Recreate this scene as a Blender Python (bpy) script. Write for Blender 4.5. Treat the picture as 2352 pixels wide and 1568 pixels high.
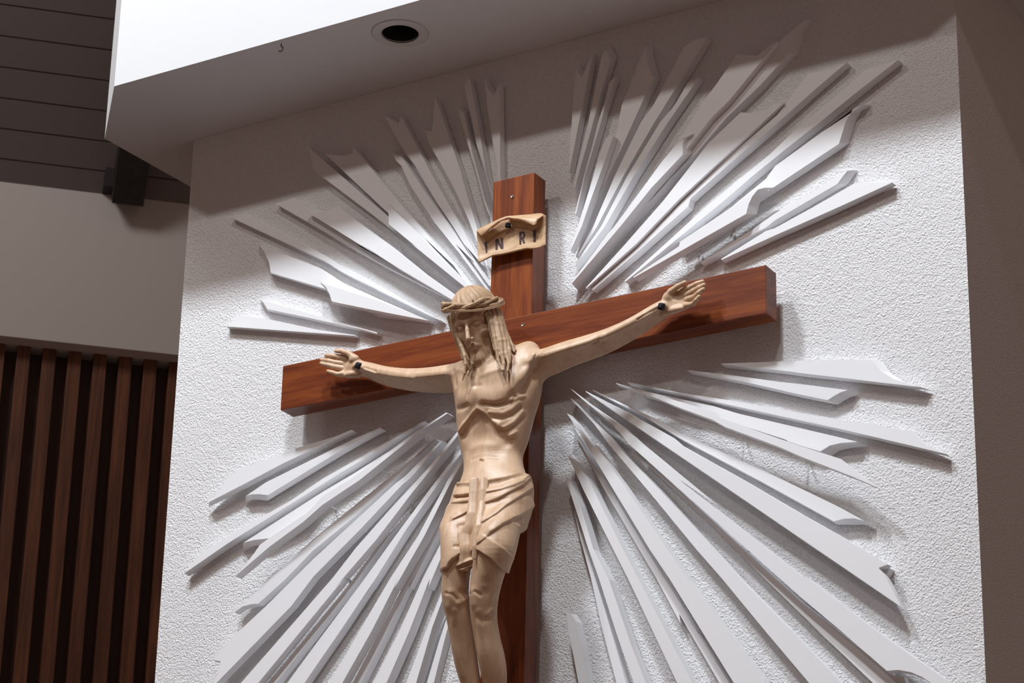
import bpy, bmesh, math, random
import numpy as np
from mathutils import Vector, Matrix
from mathutils.geometry import tessellate_polygon

for o in list(bpy.data.objects):
    bpy.data.objects.remove(o)
scene = bpy.context.scene
COL = scene.collection

# ------------------------------------------------------------------ camera
FPX = 6222.0
YAW, PITCH, ROLL = 0.5510, 0.3817, 0.0230
CAM = np.array([3.9577, -6.4288, -3.0302])
cy_, sy_, cp_, sp_ = math.cos(YAW), math.sin(YAW), math.cos(PITCH), math.sin(PITCH)
FWD = np.array([-sy_*cp_, cy_*cp_, sp_])
RT0 = np.array([cy_, sy_, 0.0])
UP0 = np.cross(RT0, FWD)
c_, s_ = math.cos(ROLL), math.sin(ROLL)
RT = c_*RT0 + s_*UP0
UP = -s_*RT0 + c_*UP0

cam_data = bpy.data.cameras.new('camera')
cam = bpy.data.objects.new('camera', cam_data)
COL.objects.link(cam)
cam_data.sensor_width = 36.0
cam_data.lens = 36.0*FPX/2352.0
cam_data.clip_end = 100
mw = Matrix.Identity(4)
for i in range(3):
    mw[i][0] = RT[i]; mw[i][1] = UP[i]; mw[i][2] = -FWD[i]; mw[i][3] = CAM[i]
cam.matrix_world = mw
cam_data.dof.use_dof = True
cam_data.dof.focus_distance = 7.95
cam_data.dof.aperture_fstop = 9.0
scene.camera = cam

# ------------------------------------------------------------------ world, lights, exposure
world = bpy.data.worlds.new('world'); scene.world = world
world.use_nodes = True
bg = world.node_tree.nodes['Background']
bg.inputs[0].default_value = (0.122, 0.079, 0.063, 1)
bg.inputs[1].default_value = 1.0

def spot(name, direction, dist, target, aim, power, radius, cone, color):
    """church spotlight: direction = unit-less vector from the wall towards the lamp"""
    d = Vector(direction).normalized()
    l = bpy.data.lights.new(name, 'SPOT')
    l.energy = power; l.shadow_soft_size = radius; l.color = color
    l.spot_size = math.radians(cone); l.spot_blend = 0.22
    o = bpy.data.objects.new(name, l); COL.objects.link(o)
    o.location = Vector(target) + d*dist
    o.rotation_euler = (o.location-Vector(aim)).to_track_quat('Z', 'Y').to_euler()
    return o
COOL = (0.90, 0.95, 1.0)
WARM = (1.0, 0.92, 0.87)
TGT = (0.03, 0.1, 0.70)
TGH = (0.03, 0.1, 0.40)
spot('spot_light', (0.40, -1, 0.70), 7.5, TGT, (0.03, 0, -.25), 285, 0.16, 38, WARM)
spot('spot_light', (-0.40, -1, 0.70), 7.5, TGT, (0.03, 0, -.25), 285, 0.16, 38, WARM)
spot('spot_light', (0.30, -1, 1.38), 7.5, TGH, (0.03, 0, -.45), 1620, 0.36, 38, COOL)
spot('spot_light', (-0.30, -1, 1.38), 7.5, TGH, (0.03, 0, -.45), 1620, 0.36, 38, COOL)

scene.view_settings.view_transform = 'Standard'
scene.view_settings.look = 'None'
scene.view_settings.exposure = 0.0
scene.view_settings.gamma = 1.0
scene.view_settings.use_curve_mapping = False

# ------------------------------------------------------------------ helpers
YW = 0.1187          # face of the stucco wall
WL, WR = -1.3628, 1.4158
ZS = 1.0437          # underside of the canopy
def ray(u, v):
    return FWD*FPX + RT*(u-1176.0) - UP*(v-784.0)
def at(u, v, y):
    d = ray(u, v); t = (y-CAM[1])/d[1]
    return CAM + t*d
def at_z(u, v, z):
    d = ray(u, v); t = (z-CAM[2])/d[2]
    return CAM + t*d

def tag(o, label=None, cat=None, group=None, kind=None):
    if label: o['label'] = label
    if cat: o['category'] = cat
    if group: o['group'] = group
    if kind: o['kind'] = kind
    return o
def link(name, me, mat=None, parent=None, smooth=False):
    o = bpy.data.objects.new(name, me); COL.objects.link(o)
    if mat: me.materials.append(mat)
    if parent: o.parent = parent
    if smooth: me.polygons.foreach_set('use_smooth', [True]*len(me.polygons))
    me.update()
    return o
def empty(name, loc):
    o = bpy.data.objects.new(name, None); COL.objects.link(o); o.location = loc
    o.empty_display_size = .05
    return o
def pmesh(verts, faces, name='mesh'):
    me = bpy.data.meshes.new(name)
    me.from_pydata([tuple(map(float, v)) for v in verts], [], faces)
    bm = bmesh.new(); bm.from_mesh(me)
    bmesh.ops.recalc_face_normals(bm, faces=bm.faces)
    bm.to_mesh(me); bm.free()
    return me
def box_me(x0, x1, y0, y1, z0, z1, bev=0.0):
    bm = bmesh.new(); bmesh.ops.create_cube(bm, size=1)
    for v in bm.verts:
        v.co = Vector(((x0+x1)/2+v.co.x*(x1-x0), (y0+y1)/2+v.co.y*(y1-y0), (z0+z1)/2+v.co.z*(z1-z0)))
    if bev:
        bmesh.ops.bevel(bm, geom=bm.edges[:], offset=bev, segments=2, affect='EDGES', profile=.6)
    me = bpy.data.meshes.new('box'); bm.to_mesh(me); bm.free()
    return me
def rebase(o, loc):
    """move an object's origin to loc, keeping its mesh in place (no parents)"""
    loc = Vector(loc)
    o.data.transform(Matrix.Translation(-loc)); o.location = loc
def prism(outline, y_front, y_back, back_outline=None):
    """outline: list of (x,z); solid between two y planes"""
    n = len(outline)
    bo = back_outline or outline
    V = [(x, y_front, z) for x, z in outline] + [(x, y_back, z) for x, z in bo]
    tri = tessellate_polygon([[Vector((x, z, 0)) for x, z in outline]])
    F = [tuple(t) for t in tri] + [tuple(i+n for i in reversed(t)) for t in tri]
    F += [(i, (i+1) % n, (i+1) % n+n, i+n) for i in range(n)]
    return pmesh(V, F)
def tube_me(pts, radii, seg=10, closed=False, caps=True):
    pts = [np.array(p, float) for p in pts]; n = len(pts)
    V = []; F = []
    ref = np.array([0.13, 0.31, 0.94])
    for i, p in enumerate(pts):
        a = pts[(i-1) % n] if (closed or i > 0) else p
        b = pts[(i+1) % n] if (closed or i < n-1) else p
        t = b-a; t = t/np.linalg.norm(t)
        s = np.cross(ref, t)
        if np.linalg.norm(s) < 1e-3: s = np.cross([1, 0, 0], t)
        s /= np.linalg.norm(s); w = np.cross(t, s)
        r = radii[i] if hasattr(radii, '__len__') else radii
        for k in range(seg):
            an = 2*math.pi*k/seg
            V.append(p+r*(math.cos(an)*s+math.sin(an)*w))
    m = n if closed else n-1
    for i in range(m):
        for k in range(seg):
            a = i*seg+k; b = i*seg+(k+1) % seg; j = (i+1) % n
            F.append((a, b, j*seg+(k+1) % seg, j*seg+k))
    if not closed and caps:
        F.append(tuple(range(seg))); F.append(tuple((n-1)*seg+k for k in range(seg)))
    return pmesh(V, F)
def join_me(mes):
    bm = bmesh.new()
    for m in mes: bm.from_mesh(m)
    me = bpy.data.meshes.new('joined'); bm.to_mesh(me); bm.free()
    return me

# ------------------------------------------------------------------ materials
def nt(name, rough=.6, color=(.8, .8, .8)):
    m = bpy.data.materials.new(name); m.use_nodes = True
    n = m.node_tree; b = n.nodes['Principled BSDF']
    b.inputs['Roughness'].default_value = rough
    b.inputs['Base Color'].default_value = (*color, 1)
    return m, n, b
def node(n, t, **kw):
    x = n.nodes.new(t)
    for k, v in kw.items():
        if k in x.inputs.keys(): x.inputs[k].default_value = v
        else: setattr(x, k, v)
    return x
def coords(n, scale=(1, 1, 1), rot=(0, 0, 0), which='Object'):
    tc = n.nodes.new('ShaderNodeTexCoord'); mp = n.nodes.new('ShaderNodeMapping')
    mp.inputs['Scale'].default_value = scale; mp.inputs['Rotation'].default_value = rot
    n.links.new(tc.outputs[which], mp.inputs['Vector'])
    return mp.outputs[0]
def ramp(n, fac, stops):
    r = n.nodes.new('ShaderNodeValToRGB')
    e = r.color_ramp.elements
    e[0].position, e[0].color = stops[0][0], (*stops[0][1], 1)
    e[1].position, e[1].color = stops[-1][0], (*stops[-1][1], 1)
    for p, c in stops[1:-1]:
        x = e.new(p); x.color = (*c, 1)
    n.links.new(fac, r.inputs[0])
    return r.outputs[0]

def mat_stucco():
    m, n, b = nt('stucco', .9, (.80, .805, .82))
    v = coords(n)
    n1 = node(n, 'ShaderNodeTexNoise', Scale=190.0, Detail=2.0, Roughness=.6)
    n2 = node(n, 'ShaderNodeTexVoronoi', Scale=170.0)
    n3 = node(n, 'ShaderNodeTexNoise', Scale=62.0, Detail=2.0)
    for x in (n1, n2, n3): n.links.new(v, x.inputs['Vector'])
    mx = node(n, 'ShaderNodeMath', operation='MULTIPLY_ADD')
    n.links.new(n2.outputs['Distance'], mx.inputs[0]); mx.inputs[1].default_value = .25
    n.links.new(n1.outputs['Fac'], mx.inputs[2])
    m2 = node(n, 'ShaderNodeMath', operation='MULTIPLY_ADD')
    n.links.new(n3.outputs['Fac'], m2.inputs[0]); m2.inputs[1].default_value = .35
    n.links.new(mx.outputs[0], m2.inputs[2])
    bp = node(n, 'ShaderNodeBump', Strength=1.0, Distance=.0052)
    n.links.new(m2.outputs[0], bp.inputs['Height'])
    n.links.new(bp.outputs[0], b.inputs['Normal'])
    col = ramp(n, n1.outputs['Fac'], [(.28, (.68, .68, .69)), (.40, (.80, .805, .82)), (1, (.83, .835, .85))])  # shade inside the small pits put into the colour as darker specks
    n.links.new(col, b.inputs['Base Color'])
    return m
def mat_paint(name, c, rough=.55):
    m, n, b = nt(name, rough, c)
    v = coords(n)
    n1 = node(n, 'ShaderNodeTexNoise', Scale=25.0, Detail=4.0)
    n.links.new(v, n1.inputs['Vector'])
    bp = node(n, 'ShaderNodeBump', Strength=.15, Distance=.002)
    n.links.new(n1.outputs['Fac'], bp.inputs['Height']); n.links.new(bp.outputs[0], b.inputs['Normal'])
    return m
def mat_wood(name, dark, mid, light, scale, stretch, rough, bump=.1, spec=.5, dist=2.0):
    m, n, b = nt(name, rough)
    v = coords(n, stretch)
    n1 = node(n, 'ShaderNodeTexNoise', Scale=scale, Detail=7.0, Roughness=.62, Distortion=dist)
    n2 = node(n, 'ShaderNodeTexNoise', Scale=scale*7, Detail=3.0, Roughness=.7)
    for x in (n1, n2): n.links.new(v, x.inputs['Vector'])
    mx = node(n, 'ShaderNodeMath', operation='MULTIPLY_ADD')
    n.links.new(n2.outputs['Fac'], mx.inputs[0]); mx.inputs[1].default_value = .3
    n.links.new(n1.outputs['Fac'], mx.inputs[2])
    col = ramp(n, mx.outputs[0], [(.42, dark), (.62, mid), (.85, light)])
    n.links.new(col, b.inputs['Base Color'])
    b.inputs['Specular IOR Level'].default_value = spec
    bp = node(n, 'ShaderNodeBump', Strength=bump, Distance=.002)
    n.links.new(mx.outputs[0], bp.inputs['Height']); n.links.new(bp.outputs[0], b.inputs['Normal'])
    return m
M_STUCCO = mat_stucco()
M_WHITE = mat_paint('white_paint', (.84, .85, .875), .6)
M_PLASTER = mat_paint('smooth_plaster', (.68, .69, .71), .8)
M_MAHO_V = mat_wood('mahogany_vertical', (.085, .016, .006), (.175, .038, .010), (.30, .078, .018), 5.0, (5, 3, .35), .36, .04, .32, 1.2)
M_MAHO_H = mat_wood('mahogany_horizontal', (.085, .016, .006), (.160, .034, .010), (.26, .066, .016), 5.0, (.35, 3, 5), .36, .04, .32, 1.2)
M_LINDEN = mat_wood('carved_linden', (.49, .315, .20), (.60, .41, .27), (.67, .475, .325), 7.0, (4, 4, .8), .42, .2, .45, .8)
M_HAIRW = mat_wood('carved_linden_hair', (.32, .20, .115), (.46, .31, .19), (.56, .39, .25), 12.0, (5, 5, .7), .5, .5, .4, .8)
M_SCROLL = mat_wood('carved_scroll', (.40, .23, .12), (.55, .36, .21), (.64, .45, .28), 6.0, (1.0, 3, 4), .45, .15)
M_IRON, n_, b_ = nt('black_iron', .5, (.022, .022, .025)); b_.inputs['Metallic'].default_value = .6
M_STEEL, n_, b_ = nt('screw_steel', .35, (.5, .48, .45)); b_.inputs['Metallic'].default_value = .9
M_LETTER, n_, b_ = nt('letter_paint', .6, (.055, .025, .035))
M_BLACK, n_, b_ = nt('black_baffle', .7, (.012, .012, .014))
M_TRIMRING = mat_paint('ring_paint', (.62, .62, .63), .4)
# ================================================================== the setting
w = link('wall_center', box_me(WL, WR, YW, YW+1.5, -3.0, ZS-.0005), M_STUCCO)
tag(w, kind='structure')

A_ = (-1.3503, -.3289); B_ = (-1.6272, -.037); C_ = (-1.545, 1.62)
CX = (WL+WR)/2
mir = lambda p: (2*CX-p[0], p[1])
OUT = [A_, mir(A_), mir(B_), mir(C_), C_, B_]
DLX, DLY, DLR = -.3217, -.1801, .0615
def canopy():
    n = len(OUT); S = 56
    hole = [(DLX+DLR*math.cos(2*math.pi*k/S), DLY+DLR*math.sin(2*math.pi*k/S)) for k in range(S)]
    V = [(x, y, ZS) for x, y in OUT] + [(x, y, ZS) for x, y in hole] + [(x, y, 3.2) for x, y in OUT] + [(x, y, ZS+.30) for x, y in hole]
    tri = tessellate_polygon([[Vector((x, y, 0)) for x, y in OUT], [Vector((x, y, 0)) for x, y in reversed(hole)]])
    idx = list(range(n)) + [n+S-1-k for k in range(S)]
    F = [tuple(idx[i] for i in t) for t in tri]
    t0 = n+S
    F += [(i, (i+1) % n, t0+(i+1) % n, t0+i) for i in range(n)]
    F.append(tuple(t0+i for i in range(n)))
    h0 = t0+n
    F += [(n+k, n+(k+1) % S, h0+(k+1) % S, h0+k) for k in range(S)]
    F.append(tuple(h0+k for k in range(S)))
    return pmesh(V, F)
c = link('ceiling_canopy', canopy(), M_PLASTER); tag(c, kind='structure')

# ---- recessed downlight (off) in the canopy
dl = empty('recessed_downlight', (DLX, DLY, ZS))
tag(dl, 'round recessed downlight with a black unlit throat set in the white canopy underside', 'downlight')
def lathe(prof, cx, cy, seg=64):
    V = []; F = []
    for r, z in prof:
        for k in range(seg):
            a = 2*math.pi*k/seg; V.append((cx+r*math.cos(a), cy+r*math.sin(a), z))
    for i in range(len(prof)-1):
        for k in range(seg):
            F.append((i*seg+k, i*seg+(k+1) % seg, (i+1)*seg+(k+1) % seg, (i+1)*seg+k))
    return pmesh(V, F)
o = link('trim_ring', lathe([(.058, .002), (.059, -.004), (.066, -.005), (.086, -.004), (.092, -.001), (.092, .0), (.060, .0)], 0, 0), M_TRIMRING, dl, True)
o = link('baffle', lathe([(.0585, -.003), (.0575, .02), (.056, .05), (.052, .10), (.045, .17), (.030, .22), (.0005, .225)], 0, 0), M_BLACK, dl, True)
o = link('lamp', lathe([(.0005, .165), (.025, .168), (.036, .18), (.030, .2), (.001, .21)], 0, 0), M_IRON, dl, True)

# ---- little open hook
hp = at_z(646, 100, ZS)
pts = [(hp[0], hp[1], ZS+.006), (hp[0], hp[1], ZS-.010)]
for k in range(10):
    a = math.pi*.5 - k*math.radians(27)
    pts.append((hp[0]+.008*math.cos(a), hp[1]+.008*math.sin(a)*.2, ZS-.020+.009*math.sin(a)))
o = link('ceiling_hook', tube_me(pts, .0016, 8), M_IRON, None, True); rebase(o, (hp[0], hp[1], ZS))
tag(o, 'tiny dark open hook screwed into the white canopy underside', 'hook')

# ---- background: angled wall left, behind the stucco block
def bg_frame():
    r1 = ray(0, 769.7); r2 = ray(408, 815); q1 = ray(0, 417); q2 = ray(440, 470)
    best = None
    for i in range(300, 620):
        al = math.radians(i/10); u = np.array([math.sin(al), math.cos(al), 0]); nn = np.array([u[1], -u[0], 0])
        r0 = ray(200, 800); P0 = CAM + r0*(12.2/np.linalg.norm(r0[:2]))
        e = 0; zz = []
        for a, b in ((r1, r2), (q1, q2)):
            za = CAM + a*((P0-CAM)@nn/(a@nn)); zb = CAM + b*((P0-CAM)@nn/(b@nn))
            e += abs(za[2]-zb[2]); zz.append((za[2]+zb[2])/2)
        if best is None or e < best[0]: best = (e, u, nn, P0, zz)
    return best
_, BU, BN, BP, (ZB, ZT) = bg_frame()
if BN @ (CAM-BP) < 0: BN = -BN          # towards the church
def on_bg(u, v, off=0.0):
    """pixel ray meets the plane 'off' metres in front of the band; returns (s, z)"""
    d = ray(u, v); P = BP+BN*off
    t = (P-CAM)@BN/(d@BN); X = CAM+t*d
    return (X-BP)@BU, X[2]
BGM = Matrix.Identity(4)
for i in range(3):
    BGM[i][0] = BU[i]; BGM[i][1] = -BN[i]; BGM[i][3] = BP[i] if i < 2 else 0
# local frame: x along the wall, y away from the church, z up
S0, S1 = -3.0, 3.2
M_BAND = mat_paint('band_plaster', (.56, .52, .50), .85)
o = link('wall_band', box_me(S0, S1, 0, .5, ZB, ZT), M_BAND); o.matrix_world = BGM; tag(o, kind='structure')
M_SLATBACK = mat_wood('slat_backing', (.060, .028, .020), (.085, .042, .030), (.11, .056, .040), 4, (6, 3, .5), .6)
M_SLAT = mat_wood('walnut_slat', (.060, .021, .010), (.12, .043, .020), (.21, .075, .033), 3.2, (8, 3, .35), .5, .1, .4, 1.2)
o = link('wall_left', box_me(S0, S1, .20, .45, -6.5, ZB), M_SLATBACK); o.matrix_world = BGM; tag(o, kind='structure')
wall_left = o
OFF = -.10
lefts = [35.7, 94.4, 153, 213, 272.4, 330.4, 387.8]
s_l = [on_bg(x, 849, OFF)[0] for x in lefts]; pitch = (s_l[-1]-s_l[0])/6
sw = on_bg(66.7, 849, OFF)[0]-s_l[0]
for k in range(-9, 22):
    s = s_l[0]+k*pitch
    me = box_me(s, s+sw, .10, .205, -6.5, ZB+.01, .002)
    o = link('wood_slat', me, M_SLAT, wall_left)
    # butt joints of the boards
# unseen fill light added to brighten the angled wall (stands outside the picture)
l = bpy.data.lights.new('background_fill_light', 'AREA'); l.energy = 66; l.size = 1.2; l.color = (1.0, .95, .92)
lo = bpy.data.objects.new('background_fill_light', l); COL.objects.link(lo)
lp = Vector(BP+BN*3.4-BU*2.6); lp.z = ZB+2.6; lo.location = lp
lo.rotation_euler = (lp-Vector((BP[0], BP[1], ZB-.2))).to_track_quat('Z', 'Y').to_euler()
# ceiling of dark planks rising from the band towards the church
M_PLANK = mat_paint('ceiling_plank', (.17, .145, .142), .75)
seams = [(100, 23.3), (100, 95), (100, 166), (100, 236.5), (100, 305.5), (100, 376.7)]
ct, st = math.cos(math.radians(45)), math.sin(math.radians(45))
def ceil_m(u, v):
    d = ray(u, v); nn = -BN*st + np.array([0, 0, ct]); P = BP*1.0; P[2] = ZT
    X = CAM+d*((P-CAM)@nn/(d@nn)); return (X[2]-ZT)/st
ms = sorted(ceil_m(*q) for q in seams)
wid = (ms[-1]-ms[0])/5
V = []; F = []
m0 = ms[0]-wid
for k in range(0, 24):
    a = max(0, m0+k*wid+.005); b = m0+(k+1)*wid-.003
    if b <= 0: continue
    i0 = len(V)
    for s in (S0, S1):
        for mm, h in ((a, .0), (b, .0), (b, .03), (a, .03)):
            V.append((s, -mm*ct+h*st, ZT+mm*st+h*ct))
    for q in ((0, 1, 2, 3), (4, 5, 6, 7), (0, 1, 5, 4), (1, 2, 6, 5), (2, 3, 7, 6), (3, 0, 4, 7)):
        F.append(tuple(i0+t for t in q))
i0 = len(V)
for s in (S0, S1):
    for mm, h in ((0, .012), (3.4, .012), (3.4, .06), (0, .06)):
        V.append((s, -mm*ct+h*st, ZT+mm*st+h*ct))
for q in ((0, 1, 2, 3), (4, 5, 6, 7), (0, 1, 5, 4), (1, 2, 6, 5), (2, 3, 7, 6), (3, 0, 4, 7)):
    F.append(tuple(i0+t for t in q))
o = link('ceiling', pmesh(V, F), M_PLANK); o.matrix_world = BGM; tag(o, kind='structure')
# dark rafter under the planks with a wider foot on the band
sl, _ = on_bg(262, 400, .1); sr, _ = on_bg(334, 400, .1)
M_RAFT = mat_wood('dark_rafter', (.010, .007, .007), (.016, .010, .010), (.024, .015, .014), 4, (3, 3, 1), .7)
V = []; F = []
for s in (sl, sr):
    for mm, h in ((0, .0), (3.4, .0), (3.4, -.16), (.02, -.16)):
        V.append((s, -mm*ct+h*st, ZT+mm*st+h*ct))
F = [(0, 1, 2, 3), (4, 5, 6, 7), (0, 1, 5, 4), (1, 2, 6, 5), (2, 3, 7, 6), (3, 0, 4, 7)]
raf = link('trim_1', pmesh(V, F), M_RAFT); raf.matrix_world = BGM; tag(raf, kind='structure')
w12 = sr-sl
foot = link('rafter_foot', box_me(sl-.045*w12/.16, sr, -.10, .02, ZT, ZT+.11), M_RAFT, raf)

# ================================================================== the cross
T = .0687; XL, XR = -.8404, .8531; PW = .0734; ZTOP = .5447; ZH = .075
cross = empty('wooden_cross', (0, T, -.075))
tag(cross, 'large reddish mahogany cross hung in front of the white stucco sunburst wall', 'cross')
def cpart(name, me, mat):
    me.transform(Matrix.Translation((0, -T, .075))); return link(name, me, mat, cross)
cpart('upright_post', box_me(-PW, PW, 0.0, T, -1.75, ZTOP, .0022), M_MAHO_V)
cpart('crossbeam', box_me(XL, XR, -.0012, T, -ZH, ZH, .0025), M_MAHO_H)
for zz in (.42, -1.5):
    o = cpart('wall_spacer', box_me(-.03, .03, T, YW, zz-.03, zz+.03), M_MAHO_V)
for u, v in ((1176.5, 451), (1201, 746)):
    p = at(u, v, -.001)
    me = lathe([(.0005, -.0015), (.0042, -.0022), (.0052, -.0008), (.0052, .003)], 0, 0, 20)
    me.transform(Matrix.Translation(Vector(p))@Matrix.Rotation(math.radians(-90), 4, 'X'))
    o = cpart('screw', me, M_STEEL); o['label'] = 'small round steel screw head'
# ================================================================== sunburst boards
# outlines measured on enlarged views of the wall: (view, x, y); every board gets its own stand-off and thickness
VO = {1: (500, 440), 2: (500, 620), 3: (780, 560), 4: (680, 300), 5: (860, 160), 6: (860, 380), 7: (1290, 60), 8: (1290, 280), 9: (1290, 460),
      10: (1540, 30), 11: (1540, 220), 12: (1780, 100), 13: (1780, 320), 14: (1560, 400), 15: (1280, 820), 16: (1280, 1020), 17: (1560, 780),
      18: (1840, 780), 19: (1840, 960), 20: (1840, 1180), 21: (1840, 1328), 22: (1280, 1328), 23: (1560, 1328), 24: (1560, 980),
      25: (420, 960), 26: (740, 930), 27: (400, 1140), 28: (720, 1110), 29: (440, 1328), 30: (720, 1328)}
RAYS = []
def R(front, thick, label, *pts, ends=()):
    """front: stand-off of the face from the wall; ends: indices of outer-end points whose back edge is cut on a slant"""
    RAYS.append((front, thick, label, pts, ends))
def pl(s):
    out = []
    for tok in s.split(';'):
        c, xy = tok.strip().split(':'); c = int(c)
        for q in xy.split():
            x, y = q.split(','); out.append((c, float(x), float(y)))
    return out
W_ = 'white ray '
# ---- upper left fan
R(.024, .024, W_+'just above the crossbeam\'s left end, lowest at upper left', *pl('2:125,845 250,755 375,680 760,735 1500,893 2050,973 2060,985'), ends=())
R(.028, .026, W_+'with small hooked tip, second lowest at upper left', *pl('2:645,445 690,490 745,585 1500,745; 3:0,1210 300,1275 560,1345 560,1325 0,1172; 2:1060,565'), ends=(0, 1, 2))
R(.030, .028, 'broad '+W_+'with curved outer end, lying under the short raised ray beside the head', *pl('1:610,790 700,900 770,1060 795,1215 1600,1455; 2:2352,660; 3:1200,1130 1340,1150 650,850 0,560; 1:1500,1130 1000,935'), ends=(0, 1, 2, 3))
R(.068, .030, 'raised '+W_+'with curved end, on top of the broad ray left of the head', *pl('2:1540,180 1620,250 1680,360 1712,468; 3:0,888 700,1030 1320,1148 1150,1070 600,860 0,672'), ends=(0, 1, 2, 3))
R(.026, .026, 'long slim '+W_+'pointing to the left, fifth up at upper left', *pl('1:190,382 300,362 395,335 900,600 1600,950; 3:0,320 700,690 1400,1090 1530,1155 1470,1130 0,400; 1:1600,1035'))
R(.028, .028, 'long slim '+W_+'half covered by a broader raised ray, left of the head', *pl('1:860,176 1000,150 1150,85 1440,280 2352,880; 3:240,0 1650,830 1690,855 1250,620 700,340 90,0; 1:1600,595'))
R(.060, .026, 'broad raised '+W_+'with scooped outer end over a slim ray left of head', *pl('1:1320,292 1450,318 1640,290 1800,210 2352,640; 3:720,0 1250,430 1760,790 1700,845 900,372 310,0; 1:2352,930'))
R(.028, .028, W_+'below the long dark gap, its tip in canopy shadow at left', *pl('4:165,230 225,400 255,588; 6:0,760 700,1310; 3:1060,0 1850,640 1880,640 1500,300; 6:230,760; 4:1385,1290'))
R(.034, .030, W_+'with scooped outer end, just above the long dark gap at upper left', *pl('4:430,345 600,370 780,370 850,330 845,228 1300,770 1950,1540; 6:430,610 760,990 1230,1540; 3:1990,650 1940,650; 6:1190,1500 205,570; 4:1390,1245'))
R(.062, .026, 'raised '+W_+'beginning square at the end of the dark gap at upper left', *pl('6:205,570 212,730 215,880; 6:640,1230; 3:1080,0 1920,680 1990,690 1310,0; 6:700,1075'))
R(.034, .026, 'narrow '+W_+'with slanted dark end notch, half in canopy shadow left of the post', *pl('5:240,1228 320,1280 405,1303; 6:500,0 760,390 1110,880 1480,1430; 3:1740,0 2240,710 2225,710 1690,0; 6:1340,1400 900,850 540,300 400,0; 5:330,1370'), ends=(0, 1, 2))
R(.030, .026, W_+'with double stepped end, the widest ray just left of the title scroll', *pl('5:140,685 260,755 365,812 398,690 860,1568; 6:1100,550 1350,1000 1610,1480; 3:1870,0 2255,625 2240,625 1800,0; 6:1480,1400 1170,900 940,560 610,0; 5:450,1230'), ends=(0, 1, 2))
R(.030, .026, 'long '+W_+'left of the scroll, blunt tip deep in canopy shadow', *pl('5:760,915 860,925 880,800 890,600 912,400 1310,1568; 6:1320,200 1480,740 1560,1010 1700,1500 1680,1500 1390,760 1200,350 1010,0; 5:830,1130'))
R(.034, .026, 'narrow '+W_+'with bent end strip, second ray to the left of the post top', *pl('5:1255,585 1290,625 1345,655 1460,1200 1560,1568; 6:1640,430 1755,860 1770,870 1640,540 1500,0; 5:1440,1250 1285,720'), ends=(0, 1, 2))
R(.030, .026, 'very narrow '+W_+'leaning left right beside the top of the post', *pl('5:1350,250 1430,125 1540,700 1680,1568; 6:1770,420 1790,560 1720,300 1640,0; 5:1540,1150'))
R(.030, .026, 'upright '+W_+'rising behind the top left corner of the post', *pl('5:1650,125 1690,260 1750,360 1800,385 1875,200 1882,900 1890,1568; 6:1900,330 1862,330 1835,0; 5:1785,1150 1700,600'), ends=(0, 1, 2, 3))
# ---- upper right fan
R(.034, .028, 'short '+W_+'standing almost upright, first to the right of the post top', *pl('7:215,620 250,710 300,770 470,385 400,740 235,1568; 8:115,750 110,740 135,150; 7:148,1500 185,900'), ends=(0, 1, 2))
R(.032, .028, 'slim '+W_+'second right of the post top, with small bent end', *pl('7:640,350 700,430 738,490 600,950 440,1568; 8:195,980 188,1045 205,800 400,0; 7:480,1050 590,500'), ends=(0, 1, 2))
R(.030, .026, 'thread-thin '+W_+'third to the right of the post top', *pl('7:720,830 810,750 640,1240; 8:592,0 474,400 352,800 217,1380 200,1380 335,800 448,400 548,0; 7:640,1150'))
R(.060, .026, 'short raised '+W_+'with a blunt round top, fourth to the right of the post', *pl('8:660,240 700,215 775,210 640,600 450,1130 300,1568; 9:132,755 120,745; 8:240,1568 420,1000 560,500'))
R(.032, .030, W_+'with tall bent shaded end strip, fifth to the right of the post', *pl('7:1260,300 1275,480 1300,600 1345,738 1395,750 1250,1050; 8:1075,0 870,450 560,1080 420,1440; 9:230,860 215,840; 8:420,1300 700,500; 7:830,1568 900,1190 1100,700'), ends=(0, 1, 2, 3))
R(.032, .030, 'long '+W_+'sixth right of the post, ending in deep canopy shadow', *pl('7:1840,300 2000,200 2190,165; 8:1395,0 930,800 530,1568; 9:242,860 225,850; 8:470,1568 800,800 1190,0; 7:1380,1180'))
R(.032, .030, W_+'seventh to the right of the post, close along the longer sixth ray', *pl('7:1900,830 2060,770; 8:1600,0 1085,800 650,1568; 9:200,985 188,970; 8:590,1568 990,800 1480,0; 7:1700,1180'))
R(.050, .030, 'broad '+W_+'above the thin dark slit, eighth to the right of the post', *pl('10:1000,620 1300,640 1500,470 1600,435 880,1310 625,1560; 11:265,770 180,880; 8:1350,900 1500,640; 11:300,400; 10:450,1380 700,1050'))
R(.062, .030, 'raised '+W_+'with a curved end strip where the thin dark slit stops', *pl('8:1940,185 1850,230 1815,330 1815,490 1350,985 880,1568; 9:500,840 150,1250 140,1240 700,490; 8:790,1568 1150,1080 1500,600 1750,300'), ends=(0, 1, 2, 3))
R(.030, .030, 'long '+W_+'just below the thin dark slit, with long bent end', *pl('10:2020,100 1860,300 1785,600 1350,1080 850,1560; 11:400,850 0,1230; 8:1500,1000 960,1568; 9:190,1295 178,1280; 8:900,1568 1890,500; 11:265,790; 10:700,1560 1600,450'), ends=(0, 1, 2))
R(.040, .030, 'wide '+W_+'with a scooped and pointed end, tenth to the right of the post', *pl('11:1050,250 1250,258 1450,200 1560,120 1700,105 1200,560 700,1020 120,1560; 9:1130,640 370,1318 358,1315 950,660 1530,0; 8:1950,640; 11:0,1440 560,720'))
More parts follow.
